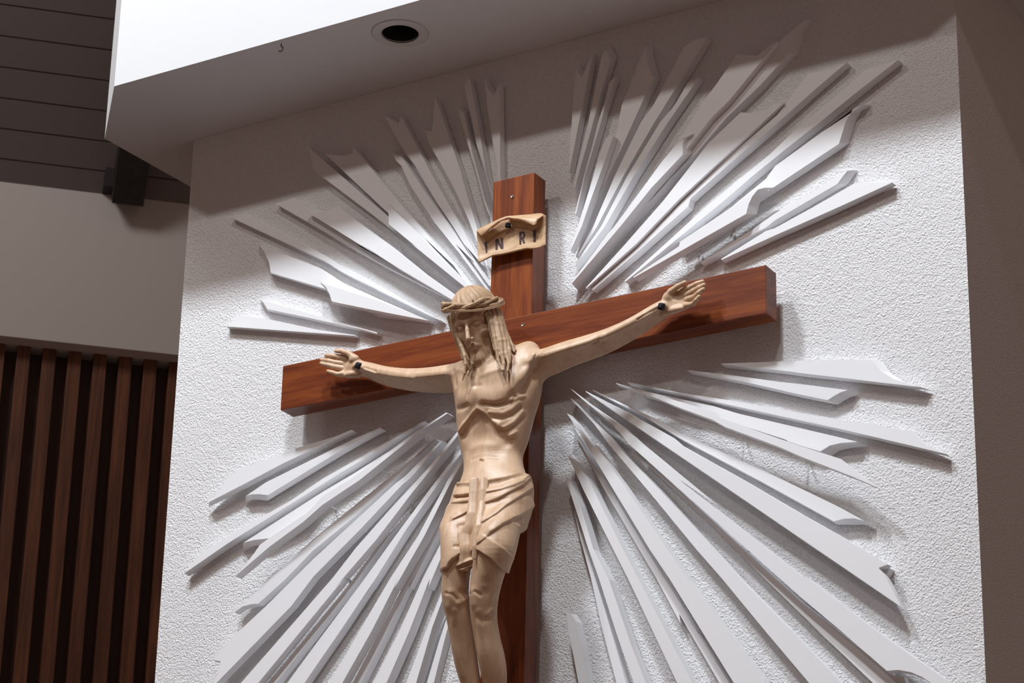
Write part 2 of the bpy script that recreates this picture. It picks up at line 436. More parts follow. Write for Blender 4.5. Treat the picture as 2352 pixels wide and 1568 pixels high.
R(.030, .028, 'long '+W_+'mostly tucked behind the wide scooped ray, eleventh right of the post', *pl('12:500,450 700,425 870,375 1075,285 600,690; 11:1570,440 1000,920 300,1540; 9:1900,90 1150,760 470,1345 440,1330 1100,740; 11:200,1560 900,880 1600,290'))
R(.032, .030, 'long '+W_+'with the farthest upper right tip, at the canopy shadow edge', *pl('12:1380,375 1560,345 1850,243 1200,750 700,1160 180,1568; 11:1200,1230 820,1560; 9:1720,590 960,1218 940,1210 1500,700; 14:320,560; 11:650,1560 1500,870; 12:300,1290 900,800'))
R(.030, .028, W_+'with tall grey end strip, reaching past the short raised ray above the hand', *pl('12:1310,925 1170,985 1060,1175 960,1500; 13:940,78 0,705; 14:1270,290 400,880 0,1130 0,1050 700,560 1300,70; 13:0,400; 12:700,1330'), ends=(0, 1, 2, 3))
R(.068, .030, 'short raised '+W_+'with curved grey end, above the outstretched right hand', *pl('14:1290,200 1180,230 1100,330 1040,450 1005,595 0,1165; 9:1085,1158 1075,1150 1800,660; 14:0,1020 600,620 1180,215'), ends=(0, 1, 2, 3, 4))
R(.030, .028, 'slim '+W_+'with small slanted grey end, second lowest at upper right', *pl('13:1088,468 1000,580 940,665 0,1215; 14:1300,800 330,1335 322,1328 1120,810; 13:0,1110 600,760'), ends=(0, 1, 2))
R(.030, .026, W_+'lowest at upper right, sharp tip above crossbeam end', *pl('13:1760,646 1500,648 1200,655 600,1000 0,1330; 14:1300,850 625,1275 640,1282 1437,917; 13:900,1040'))
# ---- lower right fan
R(.032, .026, 'broad '+W_+'topmost at lower right, with a scooped bright end', *pl('17:620,358 1400,330; 18:0,316 600,298 1060,296 1190,460 1390,590 1800,712 0,500; 17:1500,455 640,368'), ends=(4, 5, 6, 7))
R(.032, .026, W_+'second at lower right, with a slanted grey end', *pl('17:125,455 700,520 1500,630; 18:0,665 700,755 590,790 500,840 395,905 0,825; 17:1000,635 130,464'), ends=(4, 5, 6, 7))
R(.032, .026, 'very long slim '+W_+'with the farthest right tip at lower right', *pl('15:1055,373 1700,500; 17:0,790 1000,945; 18:0,1100 900,1245 1660,1370; 19:1780,320 1900,420 2190,540 1500,375 600,165 0,35; 17:0,812; 15:1055,384'))
R(.032, .026, 'broad '+W_+'with arched grey end, half under a floating pointed ray', *pl('15:1200,490 2352,735; 17:900,1110 2352,1450; 19:0,145 850,355 600,372 430,410 290,500 0,415; 24:1000,0; 15:2352,880 1300,560'), ends=(5, 6, 7, 8))
R(.082, .018, 'floating pointed '+W_+'casting a separate soft shadow, in front of a broad arched ray', *pl('15:880,388 1300,505 2352,820; 17:600,1170 1600,1500; 24:1000,0 2000,350; 19:0,420 560,600 900,860 1165,1048 760,872 0,577; 24:1500,300 690,0; 17:500,1200 0,1018; 15:1500,620 885,396'))
R(.032, .026, W_+'fifth at lower right, with a small arched grey end', *pl('15:530,488 1600,980; 24:0,85 1300,670 2352,1180; 20:830,48 960,105 800,66 650,70 490,108; 24:1200,800 0,165; 15:1300,890 530,497'), ends=(5, 6, 7, 8))
R(.028, .026, 'half hidden '+W_+'whose arched end peeps out behind a pointed ray at lower right', *pl('15:450,520; 24:0,300 1000,860; 20:0,60 1210,775 1280,772 1330,812 1285,905 1180,930; 24:0,420'))
R(.056, .024, 'raised '+W_+'with sharp forked tip low at the right', *pl('15:428,508 1000,800 1700,1190; 24:0,258 1000,820; 20:0,0 640,360 1300,755 1160,808 1260,930 1400,1190 1505,1398 750,880 0,370; 24:1000,1110 0,430; 15:1100,980 430,520'))
R(.030, .026, W_+'lying in the shade under the long arched ray at lower right', *pl('16:1300,260 2352,1240; 24:560,1560; 23:1280,0 2352,1045; 21:0,545 1080,1568 1180,1670 1600,1670 1545,1480 1380,1440 0,350; 23:1500,50; 24:0,960; 16:1400,300'))
R(.064, .024, 'very long raised '+W_+'leaving at the lower right corner, with a big arched end', *pl('15:200,473 450,680 1000,1060; 16:1270,0 2352,880; 24:0,790; 20:0,930; 21:100,0 1000,690 1700,1190 2450,1700 2250,1740 2000,1600 1820,1480 1650,1405 1460,1370 1285,1385 600,790 0,285; 23:1510,0; 24:0,930; 16:1700,555 1080,0; 15:800,980 370,625'))
R(.040, .030, 'long '+W_+'eighth at lower right, running off the bottom of the view', *pl('15:200,613 310,700 700,1100; 16:880,0 1500,650; 23:900,0 1700,810 2500,1650 3215,2400 2745,2400 2020,1650 1300,800 640,0; 16:2080,1568 1400,740 775,0; 15:560,1010 205,627'))
R(.064, .034, 'raised '+W_+'with bright inner side, right of the black slit at lower right', *pl('15:150,843 290,1000 560,1400; 16:560,0 1000,620; 23:120,0 1250,1500 1860,2400 1380,2400 820,1568; 22:1680,0; 16:1380,1568 430,0; 15:300,1080 155,857'))
R(.028, .026, 'narrow '+W_+'left of the long black slit at the lower right', *pl('15:205,1030 260,1130 530,1568; 16:780,650 1330,1568; 22:1620,0 2110,800; 23:0,375 745,1568 1270,2400 1130,2400 605,1568 0,530; 22:1850,680 1490,0; 16:1225,1568 690,650 365,30; 15:215,1080'))
R(.056, .036, W_+'with a pale inner side, fourth to the right of the lower post', *pl('16:160,170 235,230 450,500 980,1560; 22:1215,0 2030,1568 2460,2400 2240,2400 1800,1568 1060,0; 16:830,1560 400,700 240,340'))
R(.056, .036, W_+'with a ridge down its middle, third to the right of the lower post', *pl('16:130,490 190,525 340,900 540,1568; 22:770,0 1110,1000 1330,1568 1680,2400 1460,2400 1150,1568 900,860 625,0; 16:465,1568 270,950 150,580'))
R(.028, .026, 'hair-thin '+W_+'second to the right of the lower post, under a raised ray', *pl('16:250,1000 315,1150; 22:572,0 1035,1568 1270,2400 1110,2400 888,1568 660,700 508,0; 16:340,1400'))
R(.050, .036, W_+'shortest and lowest, right beside the lower post', *pl('22:130,490 200,515 275,640 355,1000 445,1568 590,2400 480,2400 318,1568 240,1150 172,850'))
# ---- lower left fan
R(.040, .026, 'broad '+W_+'topmost at lower left, with a knife-sharp left tip', *pl('25:395,1258 560,1060 690,880 850,760 1700,455 2300,270; 26:440,370 452,380 0,590; 25:1500,680 900,998'), ends=(0,))
R(.034, .026, W_+'with small hooked grey end, second at lower left', *pl('25:950,1165 1040,1140 1150,1140 1275,1155; 26:261,690 600,500 888,352 862,340 500,500; 25:2300,440 1250,960'), ends=(0, 1, 2, 3))
R(.034, .028, 'very long '+W_+'with the farthest lower left rounded tip', *pl('27:150,1150 230,1050 390,850 1000,480 1750,60; 26:0,1108 560,790 1200,425 1530,238 1542,247 1200,465 560,850 261,1026; 27:1330,374 800,705 215,1108'))
R(.034, .026, 'broad '+W_+'with slanted grey end, tucked behind a floating ray at lower left', *pl('27:1040,692 1200,650 1430,624 2000,330; 26:0,1420 900,800 1480,362 1470,360 1000,690 500,1010 0,1305; 27:1700,267'), ends=(0, 1, 2))
R(.085, .034, 'floating '+W_+'casting a long detached shadow at lower left', *pl('27:915,1195 1080,1000 1200,850 1290,720 1430,620 2000,240; 26:0,1370 500,1060 1200,560 1500,345 1860,110 1880,125 1500,375 1100,690 560,1125 0,1500; 27:1930,385 1420,760'))
R(.040, .028, W_+'with a wavy grey end, in the middle at lower left', *pl('29:645,510 700,440; 29:1180,0; 27:1700,1000; 28:0,830 1000,20; 26:1100,1010 1690,508 1702,518 1150,1060; 28:600,510 0,1000; 29:1400,20 1000,378 900,383 760,420'))
R(.050, .028, 'broad '+W_+'with a notched step near its lower end, at lower left', *pl('29:295,1220 650,850 1100,430; 28:0,1130 620,560 1230,0; 26:1250,1060 1790,528 1802,540 1330,1090; 28:1330,20 700,690 0,1395; 29:1500,410 1000,925 380,1560 220,1720 330,1568 400,1400 435,1240'))
R(.056, .028, W_+'directly below the notched broad ray at lower left', *pl('29:740,1568 2110,0; 28:640,960 1490,0; 26:1030,1560 1600,930 2030,395 2038,450 1700,880 1150,1568; 28:1590,0 945,840 315,1568; 29:2290,0 1000,1568 300,2400 0,2400'))
R(.028, .026, 'sliver-thin '+W_+'in the groove below the ray under the notched one, at lower left', *pl('29:1150,1568 2352,110; 28:1000,900 1420,440 1432,450 1080,850 560,1568; 29:2352,190 1270,1568 650,2400 500,2400'))
R(.036, .030, W_+'fourth from the legs at lower left', *pl('30:770,0; 28:1230,784 1810,0; 26:1900,900 2075,670 2078,740; 28:1875,0 1385,700 850,1560; 30:935,0 435,740 0,1370 -700,2400 -1000,2400 0,1030'))
R(.066, .034, 'raised '+W_+'above the long black slit at lower left', *pl('30:1150,0; 28:1570,784 1990,0; 26:1850,1180 2110,760 2112,850; 28:2050,0 1665,784 1218,1568; 30:1275,0 875,784 432,1568 -50,2400 -300,2400 240,1568 690,784'))
R(.028, .026, 'narrow '+W_+'below the long black slit at lower left', *pl('30:1400,0; 28:1780,784 2150,50 2160,60 1850,760 1440,1568; 30:1485,0 1110,784 715,1568 300,2400 140,2400 585,1568 1000,784'))
R(.045, .036, W_+'third from the bottom at lower left, beside the loincloth', *pl('30:1640,0; 28:1930,860 2085,540 2090,700 1720,1568; 30:1745,0 1440,784 1095,1568 730,2400 450,2400 890,1568 1290,784'))
R(.050, .036, W_+'second from the bottom at lower left, starting behind the left knee', *pl('30:2030,-40 2040,30 1780,740 1540,1568 1310,2400 1130,2400 1390,1568 1680,800'))
R(.030, .028, W_+'lowest at lower left, beside the shin', *pl('30:2075,370 2085,480 1965,930 1805,1568 1600,2400 1480,2400 1700,1568 1890,930'))

def build_ray(front, thick, label, pts, ends):
    yf = YW-front
    P = [at(VO[c][0]+x/6.5333, VO[c][1]+y/6.5333, yf) for c, x, y in pts]
    F2 = [(p[0], p[2]) for p in P]
    n = len(F2)
    # drop coincident points
    A = sum(F2[i][0]*F2[(i+1) % n][1]-F2[(i+1) % n][0]*F2[i][1] for i in range(n))
    sg = 1 if A > 0 else -1
    ctr = np.mean(np.array(F2), 0)
    # long axis
    arr = np.array(F2)-ctr; _, _, vt = np.linalg.svd(arr); ax = vt[0]
    B2 = []
    for i in range(n):
        a = np.array(F2[i-1]); b = np.array(F2[i]); c = np.array(F2[(i+1) % n])
        d1 = b-a; d2 = c-b
        d1 /= (np.linalg.norm(d1)+1e-9); d2 /= (np.linalg.norm(d2)+1e-9)
        nn = np.array([d1[1]+d2[1], -(d1[0]+d2[0])])*sg
        L = np.linalg.norm(nn)
        off = nn/L*.0022 if L > .3 else np.zeros(2)
        q = b+off
        if i in ends:
            s = np.sign((b-ctr)@ax); q = q+ax*s*.020
        B2.append((q[0], q[1]))
    me = prism(F2, yf, yf+thick, B2)
    o = link('sunburst_ray', me, M_WHITE)
    # stand-off spacer hidden behind raised boards
    rebase(o, (ctr[0], YW, ctr[1]))
    tag(o, label, 'decorative ray', 'white rays of the wall sunburst')
    gap = front-thick
    if gap > .006:
        for tt in (-.1, .3):
            L = np.ptp(arr@ax); q = ctr+ax*tt*L*.6
            # centre of the board at this station
            near = sorted(range(n), key=lambda i: abs((np.array(F2[i])-q)@ax))[:4]
            q = q if True else near
            pr = ax[::-1]*np.array([-1, 1])
            # crossing points of the outline with the station line
            xs = []
            for i in range(n):
                a = (np.array(F2[i])-q)@ax; b = (np.array(F2[(i+1) % n])-q)@ax
                if a*b < 0:
                    u = a/(a-b); X = np.array(F2[i])+(np.array(F2[(i+1) % n])-np.array(F2[i]))*u
                    xs.append((X-q)@pr)
            if len(xs) < 2: continue
            w2 = (max(xs)-min(xs)); m = (max(xs)+min(xs))/2; C = q+pr*m
            h = max(.001, min(.005, w2*.10))
            bm = box_me(C[0]-h, C[0]+h, yf+thick-.001, YW, C[1]-h, C[1]+h)
            bm.transform(Matrix.Translation((-ctr[0], -YW, -ctr[1])))
            s = link('wall_spacer', bm, M_WHITE, o)
for a in RAYS:
    build_ray(*a)
# ================================================================== the carved figure (signed distance field -> surface net)
def smin(a, b, k):
    h = np.clip(.5+.5*(b-a)/k, 0, 1)
    return b*(1-h)+a*h-k*h*(1-h)
def smax(a, b, k): return -smin(-a, -b, k)
def cap(P, a, b, ra, rb):
    a = np.asarray(a, float); b = np.asarray(b, float); ab = b-a
    t = np.clip(((P-a)@ab)/(ab@ab), 0, 1)
    return np.linalg.norm(P-a-t[:, None]*ab, axis=1)-(ra+(rb-ra)*t)
def chain(P, pts, rr, k=.01):
    d = cap(P, pts[0], pts[1], rr[0], rr[1])
    for i in range(1, len(pts)-1):
        d = smin(d, cap(P, pts[i], pts[i+1], rr[i], rr[i+1]), k)
    return d
def fcap(P, a, b, ra, rb, flat_dir, f):
    """capsule squashed along flat_dir by factor f (<1)"""
    n = np.asarray(flat_dir, float); n = n/np.linalg.norm(n); a = np.asarray(a, float)
    S = lambda X: X+((X-a)@n)[..., None]*n*(1/f-1)
    return cap(S(P), a, S(np.asarray(b, float)[None])[0], ra, rb)*(.5+.5*f)
def ell(P, c, r, M=None):
    q = P-np.asarray(c, float)
    if M is not None: q = q@M
    r = np.asarray(r, float)
    k0 = np.linalg.norm(q/r, axis=1); k1 = np.linalg.norm(q/(r*r), axis=1)
    return k0*(k0-1)/np.maximum(k1, 1e-6)
def stack(P, rows, pw=2.0):
    """generalised cylinder; rows (z, cx, cy, a, b) from the top down"""
    R_ = np.array(rows)[::-1]
    z = P[:, 2]; zc = np.clip(z, R_[0, 0], R_[-1, 0])
    f = [np.interp(zc, R_[:, 0], R_[:, i]) for i in (1, 2, 3, 4)]
    q = ((np.abs(P[:, 0]-f[0])/f[2])**pw+(np.abs(P[:, 1]-f[1])/f[3])**pw)**(1/pw)
    d = (q-1)*np.minimum(f[2], f[3])*.92
    dz = np.abs(z-zc)
    return np.where(dz > 0, np.sqrt(np.maximum(d, 0)**2+dz**2)+np.minimum(d, 0)*0, d)
def smooth_rows(rows, n=4):
    R_ = np.array(rows); z = R_[:, 0]; zz = np.linspace(z[0], z[-1], (len(z)-1)*n+1)
    out = [zz]
    t = np.arange(len(z))
    tt = np.linspace(0, len(z)-1, len(zz))
    for c in range(1, R_.shape[1]):
        y = R_[:, c]
        i = np.clip(np.floor(tt).astype(int), 0, len(z)-2); u = tt-i
        p0 = y[np.maximum(i-1, 0)]; p1 = y[i]; p2 = y[i+1]; p3 = y[np.minimum(i+2, len(z)-1)]
        out.append(.5*((2*p1)+(-p0+p2)*u+(2*p0-5*p1+4*p2-p3)*u*u+(-p0+3*p1-3*p2+p3)*u**3))
    return np.stack(out, 1)
def pdist(P, pts):
    d = None
    for i in range(len(pts)-1):
        e = cap(P, pts[i], pts[i+1], 0, 0)
        d = e if d is None else np.minimum(d, e)
    return d
def bump(P, pts, w, amp):
    return -amp*np.exp(-(pdist(P, pts)/w)**2)

class Field:
    """union of parts, each with its own box so that only near samples are evaluated"""
    def __init__(s): s.parts = []
    def add(s, lo, hi, fn, k=.012): s.parts.append((np.array(lo, float), np.array(hi, float), fn, k))
    def __call__(s, P):
        lo, hi = P.min(0), P.max(0); d = np.full(len(P), .2)
        for l, h, fn, k in s.parts:
            if np.any(hi < l-.06) or np.any(lo > h+.06): continue
            if k < 0: d = fn(P, d)          # modifier
            else: d = smin(d, fn(P), k)
        return d

def surface_net(F, lo, hi, h, B=16):
    lo = np.array(lo, float); hi = np.array(hi, float)
    nb = np.ceil((hi-lo)/(h*B)).astype(int)
    g = np.arange(B+1)*h
    off = np.stack(np.meshgrid(g, g, g, indexing='ij'), -1).reshape(-1, 3)
    g4 = np.array([.25, .75])*h*B
    off4 = np.stack(np.meshgrid(g4, g4, g4, indexing='ij'), -1).reshape(-1, 3)
    V = []; K = []; quads = []
    N = nb*B+4
    key = lambda I: (I[..., 0]*N[1]+I[..., 1])*N[2]+I[..., 2]
    cor = np.array([[i, j, k] for i in (0, 1) for j in (0, 1) for k in (0, 1)])
    for bi in range(nb[0]):
        for bj in range(nb[1]):
            base = lo+np.stack([np.full(nb[2], bi), np.full(nb[2], bj), np.arange(nb[2])], 1)*B*h
            for bk in range(nb[2]):
                b0 = base[bk]
                dd = F(b0+off4)
                if np.abs(dd).min() > h*B*1.5: continue
                D = F(b0+off).reshape(B+1, B+1, B+1)
                s = D < 0
                if s.all() or not s.any(): continue
                I0 = np.array([bi, bj, bk])*B
                cs = np.stack([s[i:B+i, j:B+j, k:B+k] for i, j, k in cor])
                act = cs.any(0) & ~cs.all(0)
                idx = np.argwhere(act)
                acc = np.zeros((len(idx), 3)); cnt = np.zeros(len(idx))
                cd = np.stack([D[idx[:, 0]+i, idx[:, 1]+j, idx[:, 2]+k] for i, j, k in cor])
                for a in range(8):
                    for ax in range(3):
                        if cor[a][ax] == 0:
                            c2 = cor[a].copy(); c2[ax] = 1; b = c2[0]*4+c2[1]*2+c2[2]
                            da, db = cd[a], cd[b]; m = (da < 0) != (db < 0)
                            t = np.where(m, da/np.where(m, da-db, 1), 0)
                            p = np.tile(cor[a].astype(float), (len(idx), 1)); p[:, ax] += t
                            acc[m] += p[m]; cnt[m] += 1
                pos = b0+(idx+acc/cnt[:, None])*h
                V.append(pos); K.append(key(I0+idx))
                for ax in range(3):
                    sl0 = [slice(0, B)]*3; sl1 = [slice(0, B)]*3; sl1[ax] = slice(1, B+1)
                    sa = s[tuple(sl0)]; sb = s[tuple(sl1)]
                    e = np.argwhere(sa != sb)
                    if not len(e): continue
                    flip = sa[e[:, 0], e[:, 1], e[:, 2]]
                    u, v = [(1, 2), (2, 0), (0, 1)][ax]
                    G = I0+e; du = np.zeros(3, int); du[u] = 1; dv = np.zeros(3, int); dv[v] = 1
                    q = np.stack([key(G), key(G-du), key(G-du-dv), key(G-dv)], 1)
                    q[~flip] = q[~flip][:, ::-1]
                    quads.append(q)
    V = np.concatenate(V); K = np.concatenate(K); Q = np.concatenate(quads)
    o = np.argsort(K); Ks = K[o]
    ix = np.searchsorted(Ks, Q); ix = np.clip(ix, 0, len(Ks)-1)
    ok = (Ks[ix] == Q).all(1)
    Q = o[ix[ok]]
    return V, Q
def np_mesh(V, Q, name='carved'):
    me = bpy.data.meshes.new(name)
    me.vertices.add(len(V)); me.vertices.foreach_set('co', V.astype(np.float32).ravel())
    me.loops.add(len(Q)*4); me.loops.foreach_set('vertex_index', Q.astype(np.int32).ravel())
    me.polygons.add(len(Q)); me.polygons.foreach_set('loop_start', np.arange(len(Q), dtype=np.int32)*4)
    me.polygons.foreach_set('loop_total', np.full(len(Q), 4, np.int32))
    me.update(calc_edges=True); me.validate()
    me.polygons.foreach_set('use_smooth', [True]*len(me.polygons))
    return me
def trace(F, u, v, t0=7.3, t1=8.9, rel=0.0):
    """first hit of pixel ray with a field"""
    d = ray(u, v); d = d/np.linalg.norm(d); t = t0
    for i in range(600):
        p = CAM+d*t
        q = F(p[None])[0]
        if q < .0004: break
        t += min(max(q*.7, .0003), .012)
        if t > t1: return None
    return CAM+d*t
def on(F, *uv):
    out = []
    for u, v in uv:
        p = trace(F, u, v)
        if p is not None: out.append(p)
    return out

# ---------------------------------------------------------------- torso and legs: horizontal sections
TOR = smooth_rows([(-.10, .022, -.095, .105, .070), (-.13, .0265, -.105, .142, .084), (-.16, .0286, -.11, .143, .090), (-.20, .0305, -.11, .138, .0880), (-.24, .0289, -.11, .131, .0840),
                   (-.28, .0241, -.11, .1229, .0790), (-.32, .0224, -.11, .1155, .0730), (-.36, .0205, -.108, .1065, .0650), (-.40, .0185, -.108, .0950, .0580),
                   (-.44, .0265, -.118, .0950, .0590), (-.48, .0340, -.128, .1060, .0680), (-.52, .0370, -.135, .1160, .0750), (-.56, .0340, -.14, .1200, .0780), (-.60, .0293, -.145, .1190, .0775), (-.64, .0242, -.15, .1150, .075)])
LEGL = smooth_rows([(-.58, -.034, -.155, .044, .052), (-.64, -.034, -.185, .052, .060), (-.70, -.022, -.212, .046, .053), (-.76, -.0175, -.225, .0410, .046), (-.80, -.0250, -.222, .0380, .042),
                    (-.835, -.0330, -.208, .0380, .041), (-.87, -.0340, -.186, .0350, .037), (-.92, -.0362, -.160, .0335, .037), (-.98, -.0385, -.135, .0325, .038), (-1.04, -.036, -.112, .0290, .033), (-1.12, -.028, -.088, .0220, .025), (-1.18, -.022, -.075, .0205, .023)])
LEGR = smooth_rows([(-.58, .084, -.150, .056, .058), (-.64, .084, -.180, .0620, .064), (-.70, .0935, -.205, .0600, .060), (-.76, .0960, -.220, .0560, .053), (-.80, .0775, -.215, .0480, .046),
                    (-.835, .0590, -.202, .0420, .042), (-.87, .0480, -.184, .0375, .038), (-.92, .0455, -.160, .0375, .038), (-.98, .0460, -.135, .0385, .042), (-1.04, .044, -.112, .0350, .037), (-1.12, .034, -.088, .0245, .027), (-1.18, .027, -.075, .0215, .024)])
def f_torso(P): return stack(P, TOR, 2.15)
def f_legs(P): return smin(stack(P, LEGL), stack(P, LEGR), .006)

# ---------------------------------------------------------------- head frame
HC = at(1097, 750, -.168)
def rotm(yaw, pitch, roll):
    a, b, c = map(math.radians, (yaw, pitch, roll))
    Rz = np.array([[math.cos(a), -math.sin(a), 0], [math.sin(a), math.cos(a), 0], [0, 0, 1]])
    Rx = np.array([[1, 0, 0], [0, math.cos(b), -math.sin(b)], [0, math.sin(b), math.cos(b)]])
    Ry = np.array([[math.cos(c), 0, math.sin(c)], [0, 1, 0], [-math.sin(c), 0, math.cos(c)]])
    return Rz@Ry@Rx
# yaw>0 turns the face (-y) towards +x, pitch>0 drops the chin, roll<0 leans the crown to the viewer's left
HM = rotm(8, 25, -9)            # columns = head axes in the world
HS = .97
def hl(P): return ((P-HC)@HM)/HS
def hw(*p): return HC+HM@(np.array(p)*HS)
def f_head(P):
    q = hl(P); q = q/np.array([.93, 1, 1.02]); x, y, z = q.T; ax = np.abs(x)
    Q = np.stack([ax, y, z], 1)
    d = ell(q, (0, .012, .038), (.074, .094, .082))
    d = smin(d, ell(q, (0, -.030, -.035), (.0585, .062, .080)), .02)          # face mass
    d = smin(d, ell(q, (0, -.048, -.088), (.036, .040, .034)), .018)          # jaw and beard
    d = smin(d, ell(Q, (.036, -.058, -.020), (.019, .022, .016)), .014)       # cheekbones
    d = smax(d, -ell(Q, (.052, -.075, -.052), (.016, .014, .022)), .016)      # hollow cheeks
    d = smin(d, chain(Q, [(.006, -.0900, .022), (.026, -.0835, .0285), (.046, -.0640, .018)], [.0065, .0070, .0060], .004), .014)   # brow
    d = smax(d, -ell(Q, (.0265, -.0990, .0065), (.0165, .0165, .0105)), .009)  # eye sockets
    d = smin(d, ell(Q, (.0265, -.0735, .0060), (.0135, .0125, .0090)), .0035)  # closed lids
    lid = np.exp(-((z-.0022+14*(ax-.0265)**2)/.0011)**2)*np.exp(-((ax-.0265)/.011)**4)*(y < -.06)
    d = d+.0016*lid
    d = smin(d, chain(q, [(0, -.088, .026), (0, -.102, -.004), (0, -.1165, -.030)], [.0052, .0062, .0080], .004), .007)  # nose
    d = smin(d, ell(Q, (.0080, -.1035, -.033), (.0062, .0088, .0056)), .004)  # nostril wings
    d = smax(d, -ell(Q, (.0050, -.1080, -.0395), (.0024, .0040, .0024)), .002)
    d = smin(d, cap(Q, (0, -.0955, -.0480), (.021, -.0830, -.0570), .0042, .0022), .005)  # moustache
    d = smin(d, cap(Q, (0, -.0970, -.0535), (.0130, -.0890, -.0560), .0036, .0020), .003)  # upper lip
    d = smin(d, cap(Q, (0, -.0950, -.0625), (.0110, -.0880, -.0610), .0044, .0022), .003)  # lower lip
    d = smax(d, -cap(Q, (0, -.1030, -.0580), (.0170, -.0930, -.0580), .0013, .0007), .0014)
    d = smax(d, -ell(q, (0, -.0960, -.0740), (.013, .008, .0050)), .006)
    # forked beard with carved furrows
    d = smin(d, chain(Q, [(.006, -.076, -.098), (.010, -.074, -.122), (.0065, -.070, -.143)], [.019, .0125, .003], .006), .012)
    d = smin(d, chain(Q, [(.048, -.018, -.045), (.043, -.038, -.082), (.022, -.062, -.108)], [.012, .0125, .013], .006), .010)
    fur = np.sin(ax*620+z*90)*.0007*(1/(1+np.exp((z+.078)/.006)))*(y < -.01)
    d = d+fur
    return d*HS
# ---------------------------------------------------------------- arms and hands
def P2(u, v, y): return at(u, v, y)
ARM_L = [P2(1072, 868, -.105), P2(1040, 870, -.100), P2(989, 874, -.090), P2(938, 873, -.072), P2(887, 865, -.058), P2(850, 853, -.048), P2(824, 845, -.043)]
RAD_L = [.048, .0345, .0325, .0355, .0325, .0245, .0215]
ARM_R = [P2(1222, 842, -.112), P2(1258, 832, -.108), P2(1304, 814, -.098), P2(1368, 793, -.080), P2(1410, 776, -.070), P2(1453, 754, -.062), P2(1500, 724, -.052), P2(1526, 708, -.046)]
RAD_R = [.044, .038, .0345, .0320, .0360, .0340, .0265, .0235]
def resample(pts, rr, m=4):
    A = smooth_rows([tuple([r])+tuple(p) for p, r in zip(pts, rr)], m)
    return [a[1:] for a in A], list(A[:, 0])
ARM_L2, RAD_L2 = resample(ARM_L, RAD_L)
ARM_R2, RAD_R2 = resample(ARM_R, RAD_R)
def f_arm(P, pts, rr):
    best = np.full(len(P), 9.0); g = np.zeros(len(P)); n = np.array([0, -.42, -.907]); d = None
    for i in range(len(pts)-1):
        ab = pts[i+1]-pts[i]; t = np.clip(((P-pts[i])@ab)/(ab@ab), 0, 1); r = rr[i]+(rr[i+1]-rr[i])*t
        w = P-pts[i]-t[:, None]*ab; e = np.linalg.norm(w, axis=1)-r
        d = e if d is None else smin(d, e, .006)
        m = e < best; best[m] = e[m]; g[m] = (w@n-.46*r)[m]
    return smax(d, g, .005)
def hand(P, wrist, palm, heel, fingers, thumb, k=.006):
    n = (0, 1, 0)
    d = fcap(P, wrist, palm[0], .022, .024, n, .62)
    for a, b, ra, rb in palm[1]:
        d = smin(d, fcap(P, a, b, ra, rb, n, .55), .008)
    for a, r in heel:
        d = smin(d, ell(P, a, r), .010)
    df = None
    for pts, rr in fingers+[thumb]:
        e = chain(P, pts, rr, .0015)
        for j in pts[1:-1]:
            e = e-.0007*np.exp(-(np.linalg.norm(P-j, axis=1)/.0045)**2)
        df = e if df is None else np.minimum(df, e)
    return smin(d, df, .0035)
def HLp(x, y, dy): return P2(700+x/5.88, 760+y/5.88, dy)
def HRp(x, y, dy): return P2(1300+x/6.533, 620+y/6.533, dy)
wl_, wr_ = ARM_L[-1], ARM_R[-1]
PAL_L = [(HLp(560, 395, -.043), HLp(700, 450, -.042), .012, .018), (HLp(520, 445, -.042), HLp(700, 470, -.041), .011, .018), (HLp(515, 505, -.042), HLp(700, 520, -.041), .011, .018), (HLp(520, 575, -.043), HLp(720, 560, -.042), .0115, .018)]
def f_handL(P):
    return hand(P, wl_, (HLp(650, 480, -.042), PAL_L),
        [(HLp(665, 375, -.056), (.018, .010, .0125)), (HLp(600, 585, -.052), (.020, .009, .009))],
        [([HLp(565, 378, -.046), HLp(455, 350, -.052), HLp(365, 336, -.056), HLp(292, 328, -.052)], [.0098, .0086, .0078, .0064]),
         ([HLp(520, 440, -.044), HLp(420, 427, -.052), HLp(318, 403, -.057), HLp(225, 388, -.055)], [.0095, .0085, .0078, .0062]),
         ([HLp(510, 503, -.044), HLp(415, 485, -.053), HLp(312, 460, -.058), HLp(222, 438, -.057)], [.0092, .0082, .0074, .0060]),
         ([HLp(525, 575, -.045), HLp(440, 583, -.054), HLp(372, 560, -.060), HLp(312, 541, -.060)], [.0085, .0074, .0067, .0054])],
        ([HLp(660, 360, -.052), HLp(590, 305, -.058), HLp(505, 275, -.062), HLp(425, 268, -.062)], [.0125, .0095, .0082, .0066]))
PAL_R = [(HRp(1750, 320, -.045), HRp(1560, 430, -.044), .012, .018), (HRp(1800, 385, -.044), HRp(1560, 470, -.043), .011, .018), (HRp(1810, 450, -.044), HRp(1570, 520, -.043), .011, .018), (HRp(1810, 530, -.045), HRp(1570, 580, -.043), .012, .019)]
